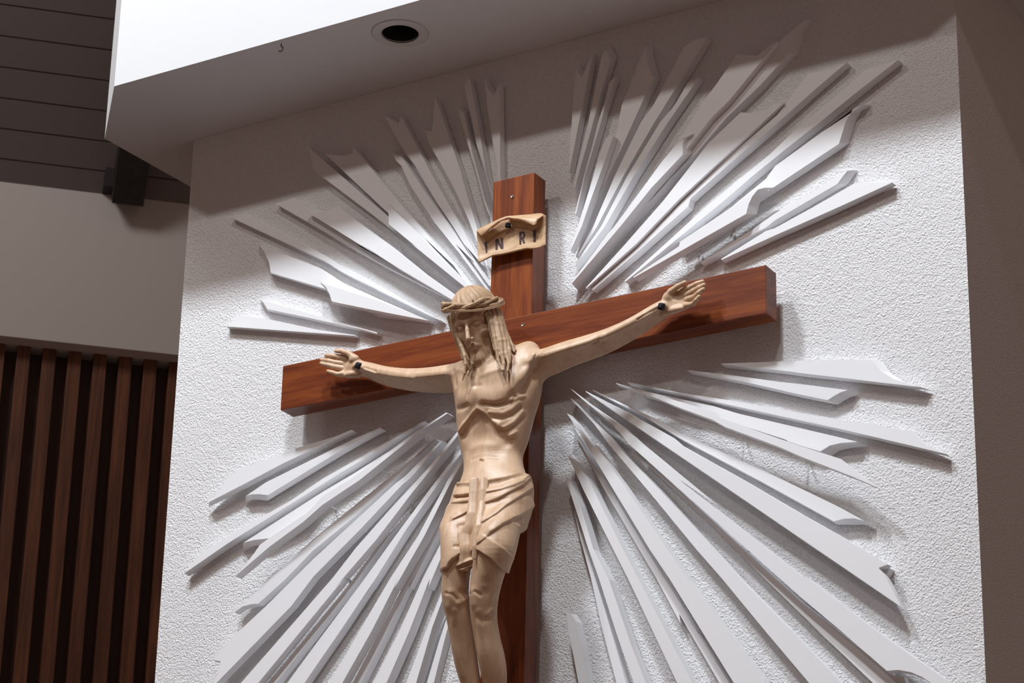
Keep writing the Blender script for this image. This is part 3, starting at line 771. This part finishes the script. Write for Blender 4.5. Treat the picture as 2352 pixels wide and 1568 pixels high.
def f_handR(P):
    return hand(P, wr_, (HRp(1600, 510, -.043), PAL_R),
        [(HRp(1530, 400, -.056), (.016, .010, .015)), (HRp(1650, 590, -.052), (.022, .009, .009))],
        [([HRp(1745, 325, -.047), HRp(1860, 262, -.056), HRp(1960, 208, -.060), HRp(2050, 172, -.058)], [.0098, .0086, .0078, .0062]),
         ([HRp(1800, 380, -.046), HRp(1915, 315, -.057), HRp(2000, 262, -.063), HRp(2072, 222, -.062)], [.0094, .0083, .0074, .0060]),
         ([HRp(1815, 445, -.046), HRp(1930, 400, -.058), HRp(1995, 335, -.066), HRp(2062, 285, -.066)], [.0090, .0080, .0070, .0056]),
         ([HRp(1800, 530, -.047), HRp(1905, 508, -.058), HRp(1955, 450, -.067), HRp(1997, 400, -.069)], [.0086, .0075, .0066, .0056])],
        ([HRp(1510, 430, -.052), HRp(1570, 325, -.060), HRp(1680, 245, -.066), HRp(1785, 185, -.067)], [.0130, .0098, .0084, .0064]))

def bb(pts, r):
    a = np.array(pts); return a.min(0)-r, a.max(0)+r
BASE = Field()
BASE.add((-.14, -.24, -.70), (.20, .0, -.06), f_torso, .012)
BASE.add((-.12, -.32, -1.24), (.18, .02, -.52), f_legs, .020)
# shoulders and neck
SHO = [(ARM_L[0], np.array([-.02, -.10, -.150])), (ARM_R[0], np.array([.08, -.105, -.150]))]
def f_sho(P):
    d = ell(P, (-.075, -.105, -.135), (.046, .046, .040))
    d = smin(d, ell(P, (.125, -.110, -.120), (.044, .046, .042)), .02)
    d = smin(d, cap(P, (-.07, -.095, -.108), (.13, -.100, -.090), .026, .026), .03)   # trapezius line
    d = smin(d, cap(P, (.028, -.100, -.09), hw(0, .020, -.055), .050, .042), .03)      # neck
    return d
BASE.add((-.16, -.26, -.24), (.20, .02, .06), f_sho, .022)
lo_, hi_ = bb(ARM_L, .06); BASE.add(lo_, hi_, lambda P: f_arm(P, ARM_L2, RAD_L2), .018)
lo_, hi_ = bb(ARM_R, .06); BASE.add(lo_, hi_, lambda P: f_arm(P, ARM_R2, RAD_R2), .018)

# ---- carved anatomy: lines traced over the plain body, raised or cut
def C1(*xy): return [(980+x/4.9, 620+y/4.9) for x, y in xy]
def C2(*xy): return [(980+x/4.9, 900+y/4.9) for x, y in xy]
def C3(*xy): return [(980+x/4.04, 1180+y/4.04) for x, y in xy]
FEAT = []   # (polyline, width, amplitude(+ raises))
def feat(uv, w, a, F=None):
    p = on(F or BASE, *uv)
    if len(p) > 1: FEAT.append((np.array(p), w, a))
# pectoral planes and lower edges
feat(C1((640, 1430), (760, 1440), (880, 1370), (1000, 1240)), .030, .009)
feat(C1((400, 1430), (480, 1450), (520, 1380)), .024, .006)
feat(C1((640, 1500), (760, 1512), (870, 1490), (950, 1400), (1040, 1280)), .008, -.0055)
feat(C2((345, 190), (400, 180), (460, 150)), .007, -.004)
feat(C1((1205, 960), (1160, 1080), (1080, 1200), (980, 1320)), .011, .0065)
feat(C1((1250, 1020), (1210, 1150), (1150, 1260), (1090, 1350)), .016, -.010)
feat(C1((560, 1190), (565, 1300), (560, 1400), (550, 1560)), .010, -.003)
feat(C1((520, 1310), (560, 1300), (610, 1300)), .006, -.002)
feat(C1((620, 1180), (800, 1120), (960, 1040)), .008, .003)                     # collar bone
feat(C1((520, 1190), (420, 1130), (330, 1120)), .007, .003)
# rib arch and hollow belly
arch = C2((372, 440), (430, 340), (520, 225), (560, 190), (620, 225), (720, 320), (800, 370))
feat(arch, .0085, .0085)
feat(C2((400, 470), (470, 360), (560, 255), (640, 300), (740, 400), (850, 480), (900, 560)), .013, -.011)
feat(C2((560, 340), (575, 440)), .042, -.016)
feat(C2((480, 440), (620, 460), (740, 480)), .036, -.007)
feat(C2((430, 520), (440, 640)), .018, -.004)
# ribs on the flank
for q in (C2((700, 225), (860, 235), (960, 190), (1040, 120)), C2((790, 395), (870, 400), (980, 340), (1080, 225)), C2((870, 505), (940, 490), (1010, 450)),
          C2((960, 90), (1040, 60), (1100, 40)), C2((640, 75), (780, 90), (900, 60))):
    feat(q, .0055, .0042)
for q in (C2((720, 290), (850, 300), (960, 265), (1050, 180)), C2((830, 440), (930, 420), (1030, 350), (1090, 280)), C2((640, 130), (800, 160), (930, 130), (1000, 60)), C2((890, 545), (960, 520))):
    feat(q, .0055, -.0045)
feat(C2((640, 640), (600, 740), (640, 830)), .034, .0045)                       # belly
feat(C2((490, 640), (600, 575), (760, 600)), .012, .002)
feat(C2((515, 760), (720, 735), (790, 740)), .006, -.0015)
feat(C2((610, 775), (634, 785)), .0042, -.0065)
# armpits and arm creases
feat(C1((300, 1130), (310, 1200), (325, 1290)), .008, -.005)
feat([(1236, 806), (1228, 820), (1226, 836)], .0035, -.003)
feat([(1250, 812), (1300, 800), (1350, 784)], .012, .0035)
feat([(1386, 770), (1430, 745), (1470, 726)], .014, .004)
feat([(1464, 734), (1490, 718), (1512, 707)], .0032, -.0042)
feat([(1456, 742), (1480, 728), (1512, 712)], .0035, .0022)
feat([(1362, 788), (1376, 780), (1385, 786)], .006, -.003)
feat([(836, 843), (850, 848), (864, 853)], .003, -.004)
feat([(838, 849), (856, 855), (880, 868)], .0035, .0022)
feat([(870, 846), (905, 852), (935, 862)], .015, .0035)
feat([(925, 882), (940, 876), (952, 868)], .006, .003)
feat([(955, 858), (990, 856), (1030, 852)], .012, .003)
# knees and shins
feat(C3((215, 745), (225, 800), (215, 850)), .015, .0045)
feat(C3((185, 735), (240, 745), (275, 790)), .005, -.003)
feat(C3((430, 730), (440, 790), (445, 830)), .015, .0050)
feat(C3((400, 740), (450, 720), (500, 750)), .005, -.003)
feat(C3((330, 720), (370, 740), (385, 720)), .010, -.006)
feat(C3((570, 630), (600, 660), (560, 720)), .014, -.003)
feat(C3((300, 830), (350, 800), (390, 770)), .007, .003)
feat(C3((480, 960), (520, 990), (560, 960)), .010, -.003)
feat(C3((560, 940), (600, 890), (630, 900)), .006, .003)
feat(C3((250, 900), (240, 1050), (290, 1300), (330, 1500)), .008, .003)
feat(C3((480, 900), (490, 1100), (500, 1300), (520, 1500)), .010, .003)
LOF = [(f.min(0)-3.2*w-.01, f.max(0)+3.2*w+.01, f, w, a) for f, w, a in FEAT]
def carve(P, d):
    near = np.abs(d) < .06
    if not near.any(): return d
    Pn = P[near]; lo, hi = Pn.min(0), Pn.max(0); e = np.zeros(len(Pn))
    for l, h, f, w, a in LOF:
        if np.any(hi < l) or np.any(lo > h): continue
        e += bump(Pn, f, w, a)
    d = d.copy(); d[near] += e
    return d
BODY = Field()
for q in BASE.parts: BODY.parts.append(q)
BODY.add((-1, -1, -2), (1, 1, 1), carve, -1)
lo_, hi_ = bb([HLp(200, 250, -.04), HLp(800, 640, -.04)], .03); BODY.add(lo_-[0, .03, 0], hi_, f_handL, .008)
lo_, hi_ = bb([HRp(1380, 700, -.04), HRp(2120, 130, -.04)], .03); BODY.add(lo_-[0, .03, 0], hi_, f_handR, .008)
lo_, hi_ = bb([HC-.14, HC+.14], .0); BODY.add(lo_, hi_, f_head, .010)
def f_feet(P):
    a = np.array([-.012, -.075, -1.19]); b = np.array([.018, -.070, -1.20])
    d = chain(P, [a, a+[.01, -.02, -.035], a+[.012, -.045, -.11], a+[.012, -.050, -.155]], [.024, .028, .026, .013], .01)
    d = smin(d, chain(P, [b, b+[-.005, -.055, -.035], b+[-.008, -.082, -.10], b+[-.008, -.085, -.15]], [.024, .028, .026, .013], .01), .006)
    return d
BODY.add((-.08, -.22, -1.42), (.08, .0, -1.14), f_feet, .01)
BODY_H = .0022
HAIR_H = .0018
CLOTH_H = .0018
import time as _t
_t0 = _t.time()
FIG_O = Vector((.03, -.10, -.45))
fig = empty('carved_corpus', FIG_O)
def fpart(name, me, mat, label=None, parent=None):
    me.transform(Matrix.Translation(-FIG_O)); o = link(name, me, mat, parent or fig)
    if label: o['label'] = label
    return o
tag(fig, 'pale carved wooden figure of a crucified man in a loincloth, arms outstretched on the cross', 'sculpture')
V_, Q_ = surface_net(BODY, (-.80, -.36, -1.44), (.78, .02, .14), BODY_H)
fpart('body', np_mesh(V_, Q_), M_LINDEN)
print('BODY', len(V_), round(_t.time()-_t0, 1))

# ---- hair: dome and hanging locks
def lock(uv, ys):
    out = []
    for (x, y), yy in zip(uv, ys):
        u, v = 980+x/4.9, 620+y/4.9
        p = at(u, v, yy); h = trace(BODY, u, v)
        if h is not None and h[1] < yy+.004: p = at(u, v, h[1]-.004)
        out.append(p)
    ys_ = np.array([p[1] for p in out])
    if len(ys_) > 2:
        k_ = np.polyfit(np.arange(len(ys_)), ys_, 2); f_ = np.polyval(k_, np.arange(len(ys_))); f_ -= max(0, (f_-ys_).max()*.6)
        out = [at(980+x/4.9, 620+y/4.9, yy) for (x, y), yy in zip(uv, f_)]
    return out
def lin(a, b, n): return list(np.linspace(a, b, n))
LOCKS = []
def L_(uv, y0, y1, r0, r1):
    P_ = lock(uv, lin(y0, y1, len(uv))); n = len(P_)
    rr = [r0+(r1-r0)*(i/(n-1))**1.5 for i in range(n)]
    LOCKS.append((P_, rr))
L_([(690, 480), (722, 600), (765, 760), (790, 900), (805, 1020), (848, 1128)], -.200, -.214, .0085, .0030)
L_([(655, 490), (695, 560), (712, 680), (745, 800), (762, 900)], -.212, -.200, .0060, .0030)
L_([(735, 470), (785, 620), (830, 800), (850, 950), (868, 1060), (868, 1128)], -.190, -.212, .0095, .0036)
L_([(775, 465), (825, 620), (872, 800), (898, 940), (925, 1050), (912, 1140)], -.175, -.208, .0095, .0028)
L_([(812, 480), (850, 640), (900, 790), (930, 900), (938, 1020)], -.160, -.195, .0100, .0040)
L_([(825, 500), (868, 660), (918, 780), (965, 860), (985, 920)], -.145, -.165, .0100, .0040)
L_([(825, 560), (880, 720), (935, 815), (1000, 902)], -.130, -.140, .0105, .0030)
L_([(276, 520), (308, 640), (348, 740), (392, 860), (428, 965), (442, 1060), (428, 1160), (404, 1238)], -.205, -.212, .0080, .0020)
L_([(300, 560), (340, 690), (388, 805), (432, 920), (468, 1010), (462, 1100), (440, 1160)], -.212, -.212, .0060, .0024)
L_([(440, 980), (492, 1030), (520, 1058), (492, 1120), (466, 1188)], -.205, -.212, .0060, .0022)
L_([(262, 540), (296, 660), (334, 760), (374, 870), (412, 1000)], -.180, -.195, .0095, .0050)
def f_hair(P):
    q = hl(P); q = q/np.array([.93, 1, 1.02])
    d = ell(q, (0, .016, .040), (.0785, .097, .0860))
    d = smin(d, ell(q, (0, .055, -.030), (.062, .055, .085)), .02)
    x, y, z = q.T
    ang = np.arctan2(y-.02, x)
    d = d+.0010*np.sin(ang*26+z*40+2*np.sin(z*60))
    face = ell(q, (0, -.112, -.030), (.066, .088, .098))      # face opening
    d = smax(d, -face, .006)
    for P_, rr in LOCKS:
        l, h = bb(P_, .05)
        if np.any(P.max(0) < l) or np.any(P.min(0) > h): continue
        e = chain(P, P_, rr, .004)
        d = smin(d, e, .0035)
    return d*.9
HAIR = Field()
lo_, hi_ = bb(sum([a for a, b in LOCKS], [])+[HC-.13, HC+.13], .02)
HAIR.add(lo_, hi_, f_hair, .001)
V_, Q_ = surface_net(HAIR, lo_, hi_, HAIR_H)
fpart('hair', np_mesh(V_, Q_), M_HAIRW)
# ---- crown of thorns: two twisted stems with thorns
def cw(x, y, z): return hw(x, y, z-.17*x)
def crown_pts(phase, amp, rx, ry, z0, n=90, zt=.0):
    out = []
    for i in range(n):
        a = 2*math.pi*i/n
        w = math.sin(3*a+phase)
        out.append(cw((rx+.006*math.cos(3*a+phase))*math.cos(a), .012+(ry+.006*math.cos(3*a+phase))*math.sin(a), z0+amp*w+zt*math.sin(a)))
    return out
crown = fpart('thorn_crown', tube_me(crown_pts(.2, .0070, .0820, .1070, .066), [.0072+.0016*math.sin(i*.7) for i in range(90)], 10, True), M_HAIRW)
for ph, am, r in ((3.3, .0100, .0062), (1.7, .0085, .0050)):
    fpart('stem', tube_me(crown_pts(ph, am, .0810, .1060, .073), [r+.0010*math.sin(i*.9) for i in range(90)], 9, True), M_HAIRW, None, crown)
# broad lower band like the carved brim
Vb, Fb = [], []
S = 72
for i in range(S):
    a = 2*math.pi*i/S
    for rr_, zz_ in ((.074, .066), (.0945, .0605), (.0945, .0545), (.074, .052)):
        k = 1.26
        Vb.append(cw(rr_*math.cos(a), .012+rr_*k*math.sin(a), zz_+.006*math.sin(2*a+.4)))
for i in range(S):
    for j in range(4):
        Fb.append((i*4+j, i*4+(j+1) % 4, ((i+1) % S)*4+(j+1) % 4, ((i+1) % S)*4+j))
fpart('band', pmesh(Vb, Fb), M_HAIRW, None, crown)
random.seed(4)
for k in range(6):
    a = -math.pi/2+[-1.45, -.8, -.15, .45, 1.05, 1.6][k]
    c0 = np.array([.084*math.cos(a), .012+.108*math.sin(a), .072])
    out_ = np.array([math.cos(a), math.sin(a), .5+random.uniform(-.5, .8)]); out_ /= np.linalg.norm(out_)
    L0 = random.uniform(.009, .015)
    pts = [cw(*(c0+out_*L0*t+np.array([0, 0, .004*t*t]))) for t in (0, .5, 1)]
    fpart('thorn', tube_me(pts, [.0050, .0036, .0008], 8), M_HAIRW, None, crown)

# ---- loincloth
CB = Field()
def f_cloth0(P):
    d = stack(P, TOR, 2.15)-.007
    l = smin(stack(P, LEGL)-.0065, stack(P, LEGR)-.0065, .035)
    return smin(d, l, .03)
CB.add((-.16, -.34, -.9), (.22, .04, -.40), f_cloth0, .001)
CF = []
def cf(uv, w, a):
    p = on(CB, *uv)
    if len(p) > 1: CF.append((np.array(p), w, a))
ST = []
def cs(uv, side, w, a):
    p = on(CB, *uv)
    if len(p) < 2: return
    p = np.array(p); n = []
    for i in range(len(p)-1):
        t = p[i+1]-p[i]; t /= np.linalg.norm(t)
        v_ = CAM-p[i]; v_ /= np.linalg.norm(v_)
        m = np.cross(v_, t); n.append(side*m/np.linalg.norm(m))
    ST.append((p.min(0)-3*w-.01, p.max(0)+3*w+.01, p, n, w, a))
def stepf(P, p, n, w, a):
    best = np.full(len(P), 9.0); s = np.zeros(len(P))
    for i in range(len(n)):
        ab = p[i+1]-p[i]; t = np.clip(((P-p[i])@ab)/(ab@ab), 0, 1); r = P-p[i]-t[:, None]*ab
        d = np.linalg.norm(r, axis=1); m = d < best; best[m] = d[m]; s[m] = (r@n[i])[m]
    lat = np.maximum(best**2-s**2, 0)
    return -a/(1+np.exp(-np.clip(s/.0011, -30, 30)))*np.exp(-np.maximum(s, 0)/w)*np.exp(-lat/(.016**2))
rimp = on(CB, *C2((350, 1015), (520, 1010), (680, 980), (900, 945), (1090, 905), (1120, 930)))
hemp = on(CB, (1027, 1303), (1040, 1286), (1056, 1273), (1085, 1262), (1102, 1266), (1130, 1284), (1163, 1316))
hx = np.array([p[0] for p in hemp]); hz = np.array([p[2] for p in hemp])
o_ = np.argsort(hx); hx, hz = hx[o_], hz[o_]
rx_ = np.array([p[0] for p in rimp]); rz_ = np.array([p[2] for p in rimp]); o_ = np.argsort(rx_); rx_, rz_ = rx_[o_], rz_[o_]
cf(C2((350, 1025), (520, 1018), (690, 990), (820, 965), (960, 935), (1090, 918), (1128, 950)), .0065, .0055)
cf(C2((690, 1040), (850, 1020), (1000, 985), (1080, 950)), .012, -.005)
# overlapping wraps: sharp carved steps, the raised side of each line above (+1) or below (-1)
cs(C2((690, 1125), (830, 1098), (980, 1052), (1080, 1008), (1135, 955)), 1, .022, .0060)
cs(C2((690, 1235), (800, 1200), (930, 1130), (1080, 1050), (1155, 985)), 1, .030, .0070)
cs(C2((650, 1450), (780, 1370), (900, 1275), (1050, 1180), (1180, 1095)), 1, .030, .0060)
cs(C2((740, 1560), (900, 1475), (1050, 1395), (1192, 1310)), 1, .036, .0065)
cs(C3((496, 258), (600, 175), (700, 92), (790, 45)), 1, .032, .0060)
cs(C3((560, 215), (680, 290), (800, 395)), -1, .018, .0040)
cs(C3((780, 55), (850, 100), (918, 168)), -1, .020, .0035)
cf(C2((720, 1300), (850, 1235), (1000, 1150), (1140, 1060)), .014, -.002)
cs(C2((335, 1165), (420, 1160), (495, 1148)), 1, .018, .0085)
cf(C2((340, 1178), (420, 1172), (490, 1160)), .0050, -.0060)
cf(C2((300, 1226), (400, 1220), (485, 1212)), .0050, .0050)
cs(C2((305, 1245), (400, 1238), (480, 1228)), 1, .012, .0045)
cs(C2((325, 1418), (400, 1382), (468, 1342)), 1, .020, .0065)
cf(C2((290, 1400), (380, 1340), (460, 1300)), .0080, .0030)
cf(C2((340, 1060), (480, 1070)), .010, -.003)
cf(C3((262, 298), (300, 300), (328, 284)), .0045, -.0030)
cf(C3((300, 110), (345, 100)), .006, -.0025)
cs(C3((188, 500), (200, 455), (240, 412), (310, 378)), 1, .020, .0045)
cs(C3((485, 345), (600, 435), (752, 555)), 1, .024, .0040)
CFL = [(f.min(0)-3.2*w-.01, f.max(0)+3.2*w+.01, f, w, a) for f, w, a in CF]
def f_cloth(P):
    d = f_cloth0(P); lo, hi = P.min(0), P.max(0); e = np.zeros(len(P))
    for l, h, f, w, a in CFL:
        if np.any(hi < l) or np.any(lo > h): continue
        e += bump(P, f, w, a)
    for l, h, p, n, w, a in ST:
        if np.any(hi < l) or np.any(lo > h): continue
        e += stepf(P, p, n, w, a)
    d = d+e
    d = smax(d, P[:, 2]-np.interp(P[:, 0], rx_, rz_), .004)
    d = smax(d, np.interp(P[:, 0], hx, hz)-P[:, 2], .003)
    return d*.85
CL = Field(); CL.add((-.16, -.34, -.9), (.22, .04, -.40), f_cloth, .001)
V_, Q_ = surface_net(CL, (-.16, -.34, -.90), (.22, .04, -.42), CLOTH_H)
cloth = fpart('loincloth', np_mesh(V_, Q_), M_LINDEN)
# hanging ends of the cloth
def strip(uv, half, lift):
    pts = []
    for u, v in uv:
        h = trace(CL, u, v)
        if h is None: h = at(u, v, -.22)
        pts.append(h)
    ys = np.array([p[1] for p in pts])
    for i in range(1, len(ys)): ys[i] = min(ys[i], ys[i-1]+.004)
    pts = [at(u, v, yy-lift) for (u, v), yy in zip(uv, ys)]
    return pts, half
S1, H1 = strip(C2((545, 1012), (540, 1150), (528, 1280), (515, 1400), (500, 1520))+C3((352, 200), (372, 320), (366, 400), (357, 470)), [.0160, .0165, .0170, .0180, .0190, .0200, .0205, .0205, .0200], .002)
S2, H2 = strip(C2((645, 1000), (640, 1120), (628, 1260), (606, 1400), (590, 1520))+C3((470, 180), (452, 300), (442, 400)), [.0125, .0125, .0120, .0110, .0105, .0100, .0095, .0085], .001)
vd = (CAM-np.array([0, -.2, -.5])); vd[2] = 0; vd /= np.linalg.norm(vd)
def f_sash(P):
    d = None
    for S_, H_ in ((S1, H1), (S2, H2)):
        for i in range(len(S_)-1):
            e = fcap(P, S_[i], S_[i+1], H_[i], H_[i+1], vd, .30)
            d = e if d is None else smin(d, e, .0015)
    # soft lengthwise pleats
    q = (P-S1[0])@np.array([vd[1], -vd[0], 0])
    d = d+.0005*np.sin(q*380)
    a, b = S1[-1]+np.array([-.017, -.004, -.006]), S1[-1]+np.array([.019, .0, .004])
    d = smin(d, cap(P, a, b, .0105, .0125), .006)
    d = smax(d, -cap(P, a+vd*.006+[-.004, 0, -.003], b+vd*.008+[.004, 0, -.004], .0060, .0075), .0015)
    lowcut = -(P[:, 2]-(S1[-1][2]-.020))
    return smax(d, lowcut, .002)*.8
SA = Field(); lo_, hi_ = bb(S1+S2, .045); SA.add(lo_, hi_, f_sash, .001)
V_, Q_ = surface_net(SA, lo_, hi_, CLOTH_H)
fpart('hanging_end', np_mesh(V_, Q_), M_LINDEN, None, cloth)
print('FIG', round(_t.time()-_t0, 1))

# ================================================================== nails
def nail(u, v, y, size, label, rz=0.3):
    p = at(u, v, y)
    bm = bmesh.new(); bmesh.ops.create_cube(bm, size=1)
    for w in bm.verts:
        f = 1.0 if w.co.y > 0 else .72
        w.co = Vector((w.co.x*size*f, w.co.y*size*.55, w.co.z*size*f))
    bmesh.ops.bevel(bm, geom=bm.edges[:], offset=size*.16, segments=1, affect='EDGES')
    me = bpy.data.meshes.new('head'); bm.to_mesh(me); bm.free()
    me.transform(Matrix.Rotation(rz, 4, 'Y'))
    root = empty('iron_nail', p); tag(root, label, 'nail', 'forged iron nails of the crucifix')
    link('nail_head', me, M_IRON, root)
    link('shank', tube_me([(0, size*.1, 0), (0, .032, 0)], size*.2, 8), M_IRON, root, True)
nail(822, 839, -.072, .024, 'black forged nail through the wrist in front of the crossbeam\'s left arm', .5)
nail(1518.5, 703, -.074, .024, 'black forged nail through the wrist in front of the crossbeam\'s right arm', .35)

# ================================================================== INRI scroll
def TP(x, y, yy): return at(1060+x/6.03, 380+y/6.03, yy)
topc = [(212, 905), (300, 960), (430, 880), (560, 770), (680, 745), (800, 760), (930, 800), (1060, 760), (1130, 700), (1165, 690)]
botc = [(235, 1338), (330, 1290), (440, 1232), (560, 1218), (680, 1190), (800, 1160), (900, 1138), (1000, 1140), (1090, 1125), (1162, 1085)]
xs_ = np.linspace(0, 1, 28)
def poly(c, s):
    c = np.array(c, float); t = np.linspace(0, 1, len(c)); return np.array([np.interp(s, t, c[:, 0]), np.interp(s, t, c[:, 1])])
def sheet_y(s, t):
    return -.016-.012*abs(2*s-1)**2.2-.008*math.exp(-((t-.0)/.18)**2)-.005*math.exp(-((t-1)/.12)**2)
NT = 12; V = []; F = []
for i, s in enumerate(xs_):
    a, b = poly(topc, s), poly(botc, s)
    for j in range(NT):
        t = j/(NT-1); q = a+(b-a)*t
        V.append(TP(q[0], q[1], sheet_y(s, t)))
for i in range(len(xs_)-1):
    for j in range(NT-1):
        F.append((i*NT+j, (i+1)*NT+j, (i+1)*NT+j+1, i*NT+j+1))
SO = Vector(TP(690, 950, -.02))
scroll = empty('title_scroll', SO)
tag(scroll, 'small carved wooden scroll lettered INRI, nailed across the top of the upright post', 'sign')
def spart(name, me, mat, solid=0.0, smooth=True, parent=None):
    me.transform(Matrix.Translation(-SO)); o = link(name, me, mat, parent or scroll, smooth)
    if solid:
        m = o.modifiers.new('s', 'SOLIDIFY'); m.thickness = solid; m.offset = 0
        m = o.modifiers.new('b', 'BEVEL'); m.width = .0012; m.segments = 2
    return o
sheet = spart('sheet', pmesh(V, F), M_SCROLL, .006)
def flap(edge, inner, y0, y1, n=10):
    """rolled-over corner: outer edge polyline to inner polyline, bulging forwards"""
    V = []; F = []; m = 9
    for i in range(n):
        s = i/(n-1); a, b = poly(edge, s), poly(inner, s)
        for j in range(m):
            t = j/(m-1); q = a+(b-a)*t
            V.append(TP(q[0], q[1], y0+(y1-y0)*t-.010*math.sin(math.pi*t)**.8*(.4+.6*math.sin(math.pi*min(1, s+.15)))))
    for i in range(n-1):
        for j in range(m-1):
            F.append((i*m+j, (i+1)*m+j, (i+1)*m+j+1, i*m+j+1))
    return pmesh(V, F)
spart('rolled_corner', flap([(210, 902), (330, 835), (450, 780), (560, 728), (640, 704), (720, 702)], [(285, 980), (355, 925), (430, 850), (520, 775), (640, 722), (720, 715)], -.040, -.050), M_SCROLL, .003)
spart('rolled_corner', flap([(640, 705), (800, 693), (950, 682), (1100, 662), (1150, 690)], [(660, 722), (800, 745), (900, 780), (1010, 835), (1040, 740)], -.030, -.052), M_SCROLL, .003)
# rolled bottom rim
rim = []
for i in range(24):
    s = i/23; q = poly(botc, s); rim.append(TP(q[0], q[1]+4, sheet_y(s, 1)-.003))
spart('bottom_rim', tube_me(rim, [.0022+.0022*math.sin(math.pi*i/23) for i in range(24)], 8), M_SCROLL)
def letter(name, polys):
    mes = []
    for pg in polys:
        out = []
        for x, y in pg:
            # locate on the sheet
            s = min(1, max(0, (x-222)/940)); a, b = poly(topc, s), poly(botc, s)
            t = (y-a[1])/(b[1]-a[1]); out.append((x, y, sheet_y(s, t)))
        n = len(out)
        V = [TP(x, y, yy-.0042) for x, y, yy in out]+[TP(x, y, yy-.0015) for x, y, yy in out]
        F = [tuple(range(n)), tuple(range(2*n-1, n-1, -1))]+[(i, (i+1) % n, (i+1) % n+n, i+n) for i in range(n)]
        mes.append(pmesh(V, F))
    o = spart(name, join_me(mes), M_LETTER, 0, False, sheet); o['label'] = 'dark painted letter'
letter('letter_i', [[(318, 1062), (350, 1054), (357, 1200), (334, 1208)]])
letter('letter_n', [[(468, 1022), (496, 1014), (501, 1166), (470, 1171)], [(474, 1020), (506, 1012), (578, 1150), (546, 1157)], [(544, 1008), (574, 1002), (579, 1152), (549, 1158)]])
letter('letter_r', [[(798, 921), (824, 915), (826, 1088), (802, 1093)], [(815, 920), (858, 908), (864, 928), (822, 940)], [(858, 908), (877, 930), (874, 985), (852, 968), (855, 938)], [(874, 985), (850, 1012), (822, 1016), (822, 992), (850, 985)], [(832, 1008), (856, 1002), (878, 1068), (854, 1076)]])
letter('letter_i', [[(986, 901), (1021, 893), (1024, 1042), (994, 1048)]])
nail(1060+640/6.03, 380+826/6.03, -.036, .019, 'dark iron nail holding the lettered scroll to the post', .2)
